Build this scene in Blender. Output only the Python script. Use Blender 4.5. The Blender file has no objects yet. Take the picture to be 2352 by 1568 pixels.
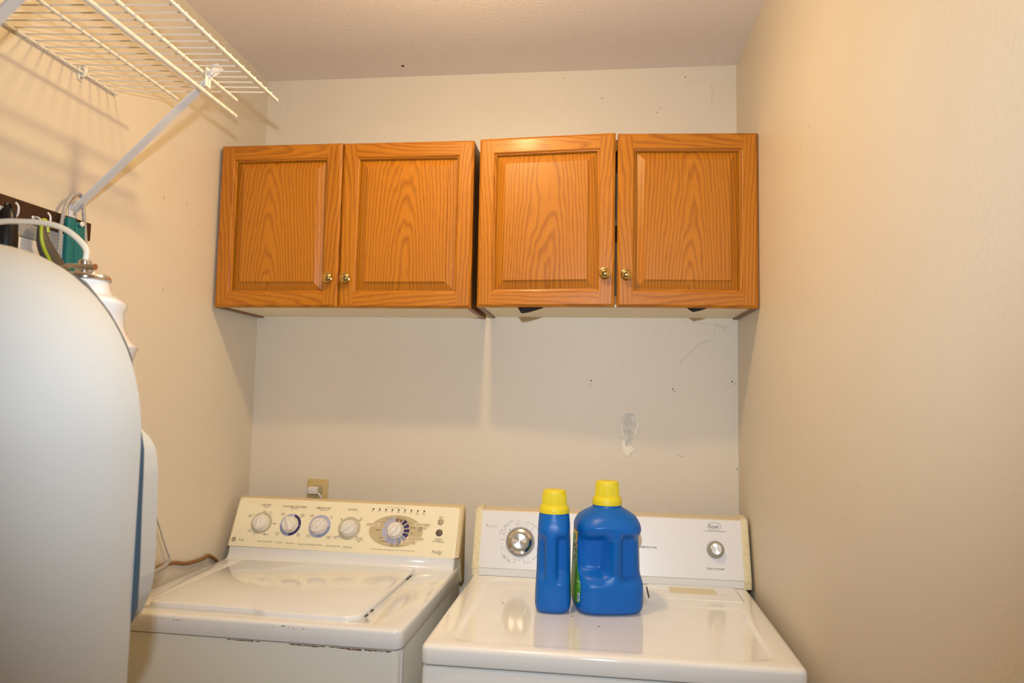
import bpy, bmesh, math, random
from mathutils import Vector, Matrix, noise as mnoise

random.seed(7)
sc = bpy.context.scene
COL = sc.collection
PI = math.pi

# ------------------------------------------------------------------ camera, light, exposure
cam_d = bpy.data.cameras.new('camera')
cam = bpy.data.objects.new('camera', cam_d)
COL.objects.link(cam)
cam_d.sensor_width = 36.0
cam_d.lens = 1592.66 / 2352 * 36
CAM = Vector((1.07807, -2.12285, 1.41193))
RX = Vector((0.993265, 0.114318, 0.018854))
UX = Vector((-0.009986, -0.077655, 0.996930))
FX = Vector((-0.115431, 0.990405, 0.075990))
m = Matrix((RX, UX, -FX)).transposed().to_4x4()
m.translation = CAM
cam.matrix_world = m
cam_d.clip_start = 0.02
cam_d.dof.use_dof = True
cam_d.dof.focus_distance = 1.85
cam_d.dof.aperture_fstop = 5.6
sc.camera = cam

sc.view_settings.view_transform = 'Standard'
sc.view_settings.look = 'None'
sc.view_settings.gamma = 1.0
sc.view_settings.use_curve_mapping = False
sc.view_settings.exposure = 0.0

w = bpy.data.worlds.new('world')
sc.world = w
w.use_nodes = True
w.node_tree.nodes['Background'].inputs[0].default_value = (1.0, 0.85, 0.65, 1)
w.node_tree.nodes['Background'].inputs[1].default_value = 0.02

# warm ceiling lamp in the middle of the room (just above the frame)
ld = bpy.data.lights.new('ceiling_lamp_light', 'POINT')
ld.color = (1.0, 0.73, 0.35)
ld.energy = 7.9
ld.shadow_soft_size = 0.034
lo = bpy.data.objects.new('ceiling_lamp_light', ld)
lo.location = (0.765, -0.82, 2.315)
COL.objects.link(lo)
# the same lamp's shade throws more light down than sideways
ad = bpy.data.lights.new('ceiling_lamp_down_light', 'AREA')
ad.shape = 'DISK'
ad.size = 0.075
ad.color = (1.0, 0.73, 0.35)
ad.energy = 3.6
ao = bpy.data.objects.new('ceiling_lamp_down_light', ad)
ao.location = (0.765, -0.82, 2.31)
COL.objects.link(ao)
# the camera's flash, 20 cm above the lens
fd = bpy.data.lights.new('camera_flash_light', 'SPOT')
fd.spot_size = math.radians(105)
fd.spot_blend = 1.0
fd.shadow_soft_size = 0.016
fd.color = (0.77, 0.875, 1.0)
fd.energy = 77.0
fo = bpy.data.objects.new('camera_flash_light', fd)
fm = Matrix((RX, UX, -FX)).transposed().to_4x4()
fm.translation = Vector((1.065, -2.12, 1.608))
fo.matrix_world = fm
COL.objects.link(fo)

# ------------------------------------------------------------------ helpers
def tag(o, label=None, cat=None, group=None, kind=None):
    if label: o['label'] = label
    if cat: o['category'] = cat
    if group: o['group'] = group
    if kind: o['kind'] = kind
    return o

def thing(name, label, cat, loc=(0, 0, 0), rz=0.0, group=None):
    o = bpy.data.objects.new(name, None)
    o.empty_display_size = 0.05
    COL.objects.link(o)
    o.location = loc
    o.rotation_euler = (0, 0, rz)
    return tag(o, label, cat, group)

def obj(name, bm, mats, parent=None, smooth=True, angle=35, label=None):
    me = bpy.data.meshes.new(name)
    bmesh.ops.recalc_face_normals(bm, faces=bm.faces)
    bm.to_mesh(me)
    bm.free()
    if not isinstance(mats, (list, tuple)): mats = [mats]
    for mm in mats: me.materials.append(mm)
    if smooth:
        me.shade_smooth()
        me.set_sharp_from_angle(angle=math.radians(angle))
    o = bpy.data.objects.new(name, me)
    COL.objects.link(o)
    if parent is not None: o.parent = parent
    if label: o['label'] = label
    return o

def copy_obj(o, parent, loc=None):
    c = o.copy()
    COL.objects.link(c)
    c.parent = parent
    if loc is not None: c.location = loc
    return c

def box(bm, x0, x1, y0, y1, z0, z1, bev=0.0, seg=2, mi=0):
    vs = [bm.verts.new((x, y, z)) for x in (x0, x1) for y in (y0, y1) for z in (z0, z1)]
    fs = [(0, 1, 3, 2), (4, 6, 7, 5), (0, 4, 5, 1), (2, 3, 7, 6), (0, 2, 6, 4), (1, 5, 7, 3)]
    faces = [bm.faces.new([vs[i] for i in f]) for f in fs]
    for f in faces: f.material_index = mi
    if bev > 0:
        es = list({e for f in faces for e in f.edges})
        r = bmesh.ops.bevel(bm, geom=es, offset=bev, segments=seg, profile=0.5, affect='EDGES')
        for f in r['faces']: f.material_index = mi
    return vs

def loft(bm, rings, cap0=True, cap1=True, mi=0, closed=True):
    rv = [[bm.verts.new(p) for p in r] for r in rings]
    n = len(rv[0])
    for a, b in zip(rv[:-1], rv[1:]):
        for i in range(n if closed else n - 1):
            j = (i + 1) % n
            f = bm.faces.new((a[i], a[j], b[j], b[i])); f.material_index = mi
    if cap0: bm.faces.new(list(reversed(rv[0]))).material_index = mi
    if cap1: bm.faces.new(rv[-1]).material_index = mi
    return rv

def rpoly(pts, r, k=6):
    """rounded polygon (2-D, counter-clockwise); r may be a list"""
    n = len(pts); out = []
    for i in range(n):
        p = Vector(pts[i]); a = Vector(pts[i - 1]); b = Vector(pts[(i + 1) % n])
        rr = r[i] if isinstance(r, (list, tuple)) else r
        u = (a - p).normalized(); v = (b - p).normalized()
        ang = u.angle(v)
        d = min(rr / math.tan(ang / 2), (a - p).length * .49, (b - p).length * .49)
        s, e = p + u * d, p + v * d
        for q in range(k + 1):
            t = q / k
            out.append((1 - t) ** 2 * s + t ** 2 * e + 2 * t * (1 - t) * (p * .86 + (s + e) * .07))
    return out

def rrect(x0, x1, y0, y1, r, k=6):
    return rpoly([(x0, y0), (x1, y0), (x1, y1), (x0, y1)], r, k)

def lathe(bm, prof, n=32, mi=0, M=None):
    """profile of (radius, height) about +Z, then transformed by M"""
    M = M or Matrix.Identity(4)
    rings = []
    for r, h in prof:
        rings.append([M @ Vector((max(r, 1e-5) * math.cos(2 * PI * i / n), max(r, 1e-5) * math.sin(2 * PI * i / n), h)) for i in range(n)])
    return loft(bm, rings, True, True, mi)

def smooth_path(pts, sub=8):
    P = [Vector(p) for p in pts]
    if len(P) < 3 or sub <= 1: return P
    P = [2 * P[0] - P[1]] + P + [2 * P[-1] - P[-2]]
    out = []
    for i in range(1, len(P) - 2):
        for q in range(sub):
            t = q / sub
            a, b, c, d = P[i - 1], P[i], P[i + 1], P[i + 2]
            out.append(.5 * (2 * b + (c - a) * t + (2 * a - 5 * b + 4 * c - d) * t * t + (3 * b - a - 3 * c + d) * t ** 3))
    out.append(P[-2])
    return out

def tube(bm, pts, r, n=10, sub=8, mi=0, flat=None, up=None):
    P = smooth_path(pts, sub)
    rs = r if callable(r) else (lambda t: r)
    t0 = (P[1] - P[0]).normalized()
    nn = (up or (Vector((0, 0, 1)) if abs(t0.z) < .9 else Vector((1, 0, 0))))
    nn = (nn - t0 * nn.dot(t0)).normalized()
    rings = []
    for i, p in enumerate(P):
        t = (P[min(i + 1, len(P) - 1)] - P[max(i - 1, 0)]).normalized()
        nn = (nn - t * nn.dot(t)).normalized()
        bb = t.cross(nn)
        rad = rs(i / (len(P) - 1))
        fb = flat or 1.0
        rings.append([p + nn * rad * math.cos(2 * PI * k / n) + bb * rad * fb * math.sin(2 * PI * k / n) for k in range(n)])
    loft(bm, rings, True, True, mi)

def prism(bm, poly, axis, a, b, mi=0, bev=0.0):
    """polygon extruded along an axis; poly gives the other two coordinates in xyz order"""
    def P(p, h):
        return {'x': (h, p[0], p[1]), 'y': (p[0], h, p[1]), 'z': (p[0], p[1], h)}[axis]
    n0 = len(bm.faces)
    loft(bm, [[P(p, a) for p in poly], [P(p, b) for p in poly]], True, True, mi)
    if bev:
        bm.faces.ensure_lookup_table()
        fs = bm.faces[n0:]
        caps = [f for f in fs if len(f.verts) == len(poly)]
        es = list({e for f in caps for e in f.edges})
        r = bmesh.ops.bevel(bm, geom=es, offset=bev, segments=4, profile=.5, affect='EDGES')
        for f in r['faces']: f.material_index = mi

def text_bm(bm, s, w=None, h=None, xf=None, mi=0, shear=0.0, bold=0.0, align='CENTER', res=3):
    """flat lettering: s fitted to width w and capital height h, centred on 0,0, then mapped by xf(x, y)"""
    cu = bpy.data.curves.new('t', 'FONT')
    cu.body = s; cu.size = 1.0; cu.resolution_u = res; cu.shear = shear; cu.offset = bold
    o = bpy.data.objects.new('t', cu)
    COL.objects.link(o)
    dg = bpy.context.evaluated_depsgraph_get()
    me = o.evaluated_get(dg).to_mesh()
    if len(me.vertices) == 0:
        bpy.data.objects.remove(o); bpy.data.curves.remove(cu); return
    xs = [v.co.x for v in me.vertices]
    x0, x1 = min(xs), max(xs)
    cap = 0.69
    sx = w / max(x1 - x0, 1e-4) if w else (h / cap)
    sy = h / cap if h else sx
    vs = [bm.verts.new(xf((v.co.x - (x0 + x1) / 2) * sx, (v.co.y - cap / 2) * sy)) for v in me.vertices]
    for p in me.polygons:
        try:
            f = bm.faces.new([vs[i] for i in p.vertices]); f.material_index = mi
        except ValueError: pass
    o.evaluated_get(dg).to_mesh_clear()
    bpy.data.objects.remove(o); bpy.data.curves.remove(cu)

# ------------------------------------------------------------------ materials
def mat(name, col, rough=.5, metal=0.0, spec=.5, coat=0.0, bump=None, noise=None, emit=None, aniso=0.0):
    m = bpy.data.materials.new(name)
    m.use_nodes = True
    nt = m.node_tree; b = nt.nodes['Principled BSDF']
    b.inputs['Base Color'].default_value = (*col, 1)
    b.inputs['Roughness'].default_value = rough
    b.inputs['Metallic'].default_value = metal
    b.inputs['Specular IOR Level'].default_value = spec
    b.inputs['Coat Weight'].default_value = coat
    b.inputs['Coat Roughness'].default_value = .08
    tc = nt.nodes.new('ShaderNodeTexCoord')
    if noise:   # (scale, second colour, low, high)
        nz = nt.nodes.new('ShaderNodeTexNoise'); nz.inputs['Scale'].default_value = noise[0]; nz.inputs['Detail'].default_value = 4
        nt.links.new(tc.outputs['Object'], nz.inputs['Vector'])
        mr = nt.nodes.new('ShaderNodeMapRange'); mr.inputs[1].default_value = noise[2]; mr.inputs[2].default_value = noise[3]
        nt.links.new(nz.outputs['Fac'], mr.inputs[0])
        mx = nt.nodes.new('ShaderNodeMix'); mx.data_type = 'RGBA'
        mx.inputs['A'].default_value = (*col, 1); mx.inputs['B'].default_value = (*noise[1], 1)
        nt.links.new(mr.outputs[0], mx.inputs['Factor'])
        nt.links.new(mx.outputs['Result'], b.inputs['Base Color'])
    if bump:    # (scale, strength, distance)
        nz = nt.nodes.new('ShaderNodeTexNoise'); nz.inputs['Scale'].default_value = bump[0]; nz.inputs['Detail'].default_value = 3
        nt.links.new(tc.outputs['Object'], nz.inputs['Vector'])
        bp = nt.nodes.new('ShaderNodeBump'); bp.inputs['Strength'].default_value = bump[1]; bp.inputs['Distance'].default_value = bump[2]
        nt.links.new(nz.outputs['Fac'], bp.inputs['Height'])
        nt.links.new(bp.outputs['Normal'], b.inputs['Normal'])
    return m

def math_node(nt, op, a, b=None, c=None):
    n = nt.nodes.new('ShaderNodeMath'); n.operation = op
    for i, v in enumerate((a, b, c)):
        if v is None: continue
        if isinstance(v, (int, float)): n.inputs[i].default_value = v
        else: nt.links.new(v, n.inputs[i])
    return n.outputs[0]

def oak(name, along='z', light=(.49, .172, .008), dark=(.20, .050, .003), freq=105, cone=.085, tone=1.0):
    """flat-sawn oak: rings of a slightly tilted cone cut by the board face, plus pores"""
    m = bpy.data.materials.new(name); m.use_nodes = True
    nt = m.node_tree; L = nt.links.new
    b = nt.nodes['Principled BSDF']
    tc = nt.nodes.new('ShaderNodeTexCoord')
    at = nt.nodes.new('ShaderNodeAttribute'); at.attribute_name = 'grain'
    sp = nt.nodes.new('ShaderNodeSeparateXYZ'); L(tc.outputs['Object'], sp.inputs[0])
    ga = nt.nodes.new('ShaderNodeSeparateXYZ'); L(at.outputs['Vector'], ga.inputs[0])
    u, v = (sp.outputs['X'], sp.outputs['Z']) if along == 'z' else (sp.outputs['Z'], sp.outputs['X'])
    u = math_node(nt, 'SUBTRACT', u, ga.outputs['X'])
    v = math_node(nt, 'SUBTRACT', v, ga.outputs['Y'])
    cb = nt.nodes.new('ShaderNodeCombineXYZ'); L(u, cb.inputs[0]); L(v, cb.inputs[1]); L(ga.outputs['Z'], cb.inputs[2])
    def nz(su, sv, scale, det=2):
        mp = nt.nodes.new('ShaderNodeVectorMath'); mp.operation = 'MULTIPLY'; mp.inputs[1].default_value = (su, sv, 1)
        L(cb.outputs[0], mp.inputs[0])
        n = nt.nodes.new('ShaderNodeTexNoise'); n.inputs['Scale'].default_value = scale; n.inputs['Detail'].default_value = det
        L(mp.outputs[0], n.inputs['Vector'])
        return n.outputs['Fac']
    n1 = nz(9, 2.2, 1.0, 3)
    n2 = nz(70, 9, 1.0, 2)
    cone_v = math_node(nt, 'MULTIPLY', v, cone)
    wob = math_node(nt, 'MULTIPLY', math_node(nt, 'SUBTRACT', n1, .5), .075)
    cv = math_node(nt, 'ADD', cone_v, wob)
    r = math_node(nt, 'SQRT', math_node(nt, 'ADD', math_node(nt, 'MULTIPLY', u, u), math_node(nt, 'MULTIPLY', cv, cv)))
    r = math_node(nt, 'ADD', r, math_node(nt, 'MULTIPLY', math_node(nt, 'SUBTRACT', n2, .5), .006))
    fr = math_node(nt, 'FRACT', math_node(nt, 'MULTIPLY', r, freq))
    rp = nt.nodes.new('ShaderNodeValToRGB')
    e = rp.color_ramp.elements
    e[0].position = 0.0; e[0].color = (0, 0, 0, 1)
    e[1].position = 1.0; e[1].color = (.15, .15, .15, 1)
    k = e.new(.42); k.color = (.12, .12, .12, 1)
    k = e.new(.74); k.color = (.8, .8, .8, 1)
    k = e.new(.88); k.color = (.55, .55, .55, 1)
    L(fr, rp.inputs[0])
    pores = nz(900, 26, 1.0, 2)
    pm = nt.nodes.new('ShaderNodeMapRange'); pm.inputs[1].default_value = .56; pm.inputs[2].default_value = .70; L(pores, pm.inputs[0])
    big = nz(5, 1.2, 1.0, 2)
    fac = math_node(nt, 'ADD', math_node(nt, 'MULTIPLY', rp.outputs[0], .62), math_node(nt, 'MULTIPLY', pm.outputs[0], .30))
    fac = math_node(nt, 'ADD', fac, math_node(nt, 'MULTIPLY', math_node(nt, 'SUBTRACT', big, .5), .45))
    cl = nt.nodes.new('ShaderNodeClamp'); L(fac, cl.inputs[0])
    mx = nt.nodes.new('ShaderNodeMix'); mx.data_type = 'RGBA'
    mx.inputs['A'].default_value = (*[c * tone for c in light], 1); mx.inputs['B'].default_value = (*[c * tone for c in dark], 1)
    L(cl.outputs[0], mx.inputs['Factor']); L(mx.outputs['Result'], b.inputs['Base Color'])
    b.inputs['Roughness'].default_value = .42
    b.inputs['Specular IOR Level'].default_value = .35
    b.inputs['Coat Weight'].default_value = .12; b.inputs['Coat Roughness'].default_value = .2
    bp = nt.nodes.new('ShaderNodeBump'); bp.inputs['Strength'].default_value = .10; bp.inputs['Distance'].default_value = .0006
    bp.invert = True
    L(cl.outputs[0], bp.inputs['Height']); L(bp.outputs['Normal'], b.inputs['Normal'])
    return m

def grain(bm, vec, n0=0):
    lay = bm.faces.layers.float_vector.get('grain') or bm.faces.layers.float_vector.new('grain')
    bm.faces.ensure_lookup_table()
    for f in bm.faces[n0:]: f[lay] = vec

M_wall = mat('wall_paint', (.725, .635, .505), .46, spec=.42, bump=(150, .22, .0026), noise=(1.7, (.695, .605, .475), .45, .75))
M_ceil = mat('ceiling_paint', (.88, .78, .70), .8, spec=.2, bump=(150, .35, .004))
M_floor = mat('floor_vinyl', (.62, .55, .45), .4, noise=(6, (.42, .36, .28), .4, .7))
M_oakv = oak('oak_vertical', 'z')
M_oakh = oak('oak_horizontal', 'x')
M_oakp = oak('oak_panel', 'z', freq=125, cone=.10)
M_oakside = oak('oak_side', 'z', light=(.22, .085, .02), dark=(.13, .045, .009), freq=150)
M_lam = mat('cabinet_laminate', (.92, .84, .66), .5, bump=(60, .03, .001))
M_inside = mat('cabinet_inside', (.22, .16, .10), .6)
M_brass = mat('brass', (.62, .43, .14), .16, 1.0)
M_enam = mat('white_enamel', (.84, .835, .825), .085, coat=.5, bump=(30, .006, .0005))
M_enam_d = mat('dryer_enamel', (.90, .89, .855), .10, coat=.5, bump=(30, .006, .0005))
M_body = mat('side_enamel', (.84, .825, .74), .3, bump=(120, .05, .0008))
M_yel = mat('yellowed_panel', (.93, .84, .60), .32, coat=.15)
M_yel2 = mat('yellowed_side', (.68, .54, .31), .4)
M_ivory = mat('yellowed_plastic', (.78, .69, .45), .4, noise=(90, (.70, .58, .32), .5, .7))
M_panelw = mat('dryer_panel', (.80, .775, .76), .3)
M_strip = mat('white_strip', (.80, .78, .75), .3)
M_knobw = mat('white_knob_plastic', (.82, .76, .68), .18, coat=.4)
M_txt = mat('printed_dark', (.10, .085, .075), .5)
M_txtb = mat('printed_brown', (.20, .145, .095), .5)
M_txtg = mat('printed_grey', (.33, .27, .17), .5)
M_ringg = mat('print_grey_ring', (.55, .49, .34), .45)
M_ringl = mat('print_lavender', (.47, .47, .60), .45)
M_ringn = mat('print_navy', (.045, .03, .13), .4)
M_ringb = mat('print_slate_blue', (.26, .30, .46), .45)
M_oval = mat('print_beige_oval', (.58, .47, .27), .45)
M_tag = mat('print_cream_tag', (.82, .68, .45), .45)
M_ringbr = mat('print_brown', (.20, .13, .10), .45)
M_chrome = mat('chrome', (.72, .70, .68), .12, 1.0)
M_brush = mat('brushed_metal', (.75, .73, .71), .28, 1.0)
M_kgrey = mat('grey_knob_plastic', (.36, .35, .28), .4)
M_stain = mat('wall_stain', (.60, .46, .29), .8)
M_btn1 = mat('button_grey_beige', (.43, .36, .22), .35)
M_btn2 = mat('button_dark_brown', (.12, .085, .055), .4)
M_consoletop = mat('console_top_paint', (.72, .60, .44), .4)
M_kgrey2 = mat('grey_dial_skirt', (.40, .38, .36), .4)
M_txtg2 = mat('printed_mid_grey', (.28, .26, .25), .5)
M_black = mat('black_plastic', (.010, .010, .011), .35, spec=.3)
M_blackbag = mat('black_bag_plastic', (.034, .018, .011), .55, bump=(90, .5, .003))
M_gap = mat('gap_dark', (.03, .025, .02), .8)
M_rust = mat('rust', (.16, .06, .02), .8, noise=(220, (.45, .38, .28), .48, .62))
M_blue = mat('blue_hdpe', (.001, .125, .50), .36, spec=.35, bump=(300, .03, .0004))
M_cap = mat('yellow_cap', (.80, .66, .025), .42, spec=.4)
M_green = mat('label_green', (.10, .40, .035), .35)
M_lyel = mat('label_yellow', (.85, .62, .02), .35)
M_white = mat('label_white', (.78, .78, .78), .4)
M_red = mat('label_red', (.5, .06, .02), .4)
M_wire = mat('vinyl_white_wire', (.80, .755, .66), .35)
M_strut = mat('strut_white_metal', (.74, .74, .76), .4)
M_dwood = mat('dark_walnut_board', (.052, .020, .009), .45, bump=(60, .1, .001), noise=(25, (.028, .011, .006), .4, .65))
M_hook = mat('white_hook', (.80, .77, .70), .3)
M_teal = mat('teal_plastic', (.0, .145, .155), .45, noise=(45, (.01, .18, .18), .5, .8))
M_tool = mat('grey_rubber', (.085, .070, .055), .5)
M_lime = mat('lime_plastic', (.42, .52, .015), .4)
M_bris = mat('grey_bristles', (.42, .41, .38), .8, bump=(500, .8, .004))
M_wplast = mat('white_plastic', (.72, .68, .63), .4)
M_beech = mat('pale_wood', (.55, .33, .14), .5)
M_outlet = mat('aged_outlet_plastic', (.58, .42, .17), .4)
M_recept = mat('outlet_receptacle', (.40, .33, .18), .4)
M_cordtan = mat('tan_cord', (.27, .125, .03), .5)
M_capp = mat('appliance_white', (.575, .56, .515), .62, spec=.25, coat=.0)
M_cappg = mat('appliance_gloss_white', (.78, .74, .68), .18, coat=.5)
M_trim = mat('blue_trim', (.035, .085, .14), .35)
M_trimg = mat('grey_trim', (.10, .11, .12), .3)
M_cordw = mat('cream_cord', (.72, .64, .50), .5)
M_patch = mat('plaster_patch', (.70, .655, .57), .85, bump=(130, .4, .003), noise=(40, (.60, .56, .49), .45, .6))
M_patchl = mat('plaster_filler', (.88, .81, .68), .85, bump=(160, .4, .004))
M_mark = mat('wall_mark', (.16, .11, .07), .9)
M_markl = mat('wall_mark_light', (.56, .475, .36), .9)

def spun_mat():
    """radially brushed metal disc: anisotropic along the turning marks"""
    m = mat('spun_metal', (.80, .78, .76), .30, 1.0)
    nt = m.node_tree; b = nt.nodes['Principled BSDF']
    b.inputs['Anisotropic'].default_value = .9
    tg = nt.nodes.new('ShaderNodeTangent'); tg.direction_type = 'RADIAL'; tg.axis = 'Z'
    nt.links.new(tg.outputs[0], b.inputs['Tangent'])
    return m
M_spun = spun_mat()

def braid_mat():
    m = mat('braided_cord', (.55, .52, .46), .7)
    nt = m.node_tree; b = nt.nodes['Principled BSDF']
    tc = nt.nodes.new('ShaderNodeTexCoord')
    ck = nt.nodes.new('ShaderNodeTexChecker'); ck.inputs['Scale'].default_value = 620
    ck.inputs['Color1'].default_value = (.62, .58, .52, 1); ck.inputs['Color2'].default_value = (.24, .21, .19, 1)
    mp = nt.nodes.new('ShaderNodeMapping'); mp.inputs['Rotation'].default_value = (0.2, .3, .6)
    nt.links.new(tc.outputs['Object'], mp.inputs[0]); nt.links.new(mp.outputs[0], ck.inputs['Vector'])
    nt.links.new(ck.outputs['Color'], b.inputs['Base Color'])
    return m
M_braid = braid_mat()
# ------------------------------------------------------------------ the room
W, H, YF = 1.5078, 2.4328, -2.95
def slab(name, x0, x1, y0, y1, z0, z1, m):
    bm = bmesh.new(); box(bm, x0, x1, y0, y1, z0, z1)
    return tag(obj(name, bm, m, smooth=False), kind='structure')
wall_back = slab('wall_back', -.1, W + .1, 0, .1, 0, H, M_wall)
wall_left = slab('wall_left', -.1, 0, YF, 0, 0, H, M_wall)
wall_right = slab('wall_right', W, W + .1, YF, 0, 0, H, M_wall)
wall_front = slab('wall_front', -.1, W + .1, YF - .1, YF, 0, H, M_wall)
ceiling = slab('ceiling', -.1, W + .1, YF - .1, .1, H, H + .1, M_ceil)
floor = slab('floor', -.1, W + .1, YF - .1, .1, -.1, 0, M_floor)

def blob(cx, cz, pts):  return [(cx + a, cz + b) for a, b in pts]
# torn paint patch with bare plaster, a little below the right cabinet
bm = bmesh.new()
P = [(1.1868, 1.364), (1.205, 1.360), (1.215, 1.340), (1.2154, 1.315), (1.208, 1.292), (1.196, 1.285), (1.196, 1.262), (1.176, 1.262), (1.172, 1.290), (1.168, 1.318), (1.1637, 1.335), (1.170, 1.355)]
prism(bm, [tuple(q) for q in rpoly(P[::-1], .006, 3)], 'y', -.0008, .001)
obj('plaster_patch', bm, M_patch, wall_back)
bm = bmesh.new()
P = [(1.168, 1.270), (1.176, 1.292), (1.179, 1.262), (1.197, 1.266), (1.205, 1.250), (1.195, 1.245), (1.184, 1.230), (1.173, 1.248)]
prism(bm, [tuple(q) for q in rpoly(P[::-1], .004, 3)], 'y', -.0022, .001, bev=.0008)
P = [(1.209, 1.300), (1.2165, 1.325), (1.2145, 1.345), (1.2105, 1.322), (1.204, 1.296)]
prism(bm, [tuple(q) for q in P], 'y', -.002, .001, bev=.0006)
P = [(1.1655, 1.332), (1.169, 1.333), (1.1735, 1.295), (1.169, 1.293)]
prism(bm, [tuple(q) for q in P], 'y', -.002, .001, bev=.0006)
obj('loose_plaster', bm, M_patchl, wall_back)
# fine cracks, cobweb threads and specks
bm = bmesh.new()
def thread(pts, r=.0007, ax='y', at=-.0004):
    tube(bm, [((a, at, b) if ax == 'y' else (at, a, b)) for a, b in pts], r, n=5, sub=4)
thread([(1.428, 1.585), (1.41, 1.578), (1.396, 1.574), (1.375, 1.552), (1.355, 1.535), (1.343, 1.520), (1.338, 1.508)], .0005)
thread([(1.452, 1.628), (1.42, 1.634), (1.40, 1.635), (1.345, 1.640)], .0005)
thread([(1.452, 1.628), (1.435, 1.612)], .0005); thread([(1.452, 1.628), (1.49, 1.622)], .0005); thread([(1.452, 1.628), (1.475, 1.612)], .0005)
thread([(1.452, 1.628), (1.442, 1.640)], .0006); thread([(1.44, 1.614), (1.438, 1.60)], .0005)
thread([(1.432, 2.375), (1.436, 2.345), (1.434, 2.31), (1.441, 2.295)], .0005)
thread([(.08, 2.39), (.076, 2.36), (.066, 2.32)], .0005)
thread([(1.328, 1.245), (1.336, 1.240), (1.351, 1.238)], .0008)
obj('crack_marking', bm, M_markl, wall_back)
bm = bmesh.new()
def dot(x, z, rx=.0022, rz=.0016):
    prism(bm, [(x + rx * math.cos(t * PI / 4), z + rz * math.sin(t * PI / 4)) for t in range(8)], 'y', -.0009, .001)
for x, z, a, b in ((1.075, 1.458, .0026, .0022), (1.075, 1.447, .0012, .0012), (1.4905, 1.462, .0026, .0022), (1.497, 1.455, .003, .0008), (1.318, 1.437, .0014, .003), (1.322, 1.430, .0024, .0012),
                   (1.503, 1.205, .0016, .002), (.98, 2.41, .002, .001), (1.355, 2.40, .0026, .0014), (1.27, 2.29, .002, .0013), (1.28, 2.305, .001, .002), (1.10, 2.34, .0022, .0012), (.35, 1.18, .001, .001)):
    dot(x, z, a, b)
obj('speck_marking', bm, M_mark, wall_back)
bm = bmesh.new()
for x, y, r in ((.478, -.074, .0052),):
    prism(bm, [(x + r * math.cos(t * PI / 6), y + r * .9 * math.sin(t * PI / 6)) for t in range(12)], 'z', H - .0008, H + .001)
obj('ceiling_hole', bm, M_gap, ceiling)
bm = bmesh.new()
for x, y, r in ((.30, -.10, .003), (.09, -.2, .003), (.33, -.06, .002), (1.43, -.05, .003)):
    prism(bm, [(x + r * math.cos(t * PI / 4), y + r * .7 * math.sin(t * PI / 4)) for t in range(8)], 'z', H - .0006, H + .001)
obj('speck_marking', bm, M_markl, ceiling)
bm = bmesh.new()
for y, z, a, b in ((-.42, 1.90, .003, .003), (-.36, 1.86, .003, .002), (-.24, 2.03, .005, .004), (-.52, 1.89, .004, .006), (-.50, 1.66, .003, .003), (-.2, 1.1, .002, .002)):
    prism(bm, [(y + a * math.cos(t * PI / 4), z + b * math.sin(t * PI / 4)) for t in range(8)], 'x', -.001, .0008)
for y, z in ((-.8142, 2.088),):
    prism(bm, [(y + .0045 * math.cos(t * PI / 5), z + .004 * math.sin(t * PI / 5)) for t in range(10)], 'x', -.001, .001)
obj('speck_marking', bm, M_stain, wall_left)
bm = bmesh.new()
random.seed(3)
for i in range(26):
    y, z = -random.uniform(.1, 1.25), random.uniform(1.0, 2.3); a = random.uniform(.0008, .002)
    prism(bm, [(y + a * math.cos(t * PI / 3), z + a * 1.4 * math.sin(t * PI / 3)) for t in range(6)], 'x', W - .0006, W + .001)
obj('speck_marking', bm, M_stain, wall_right)

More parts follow.
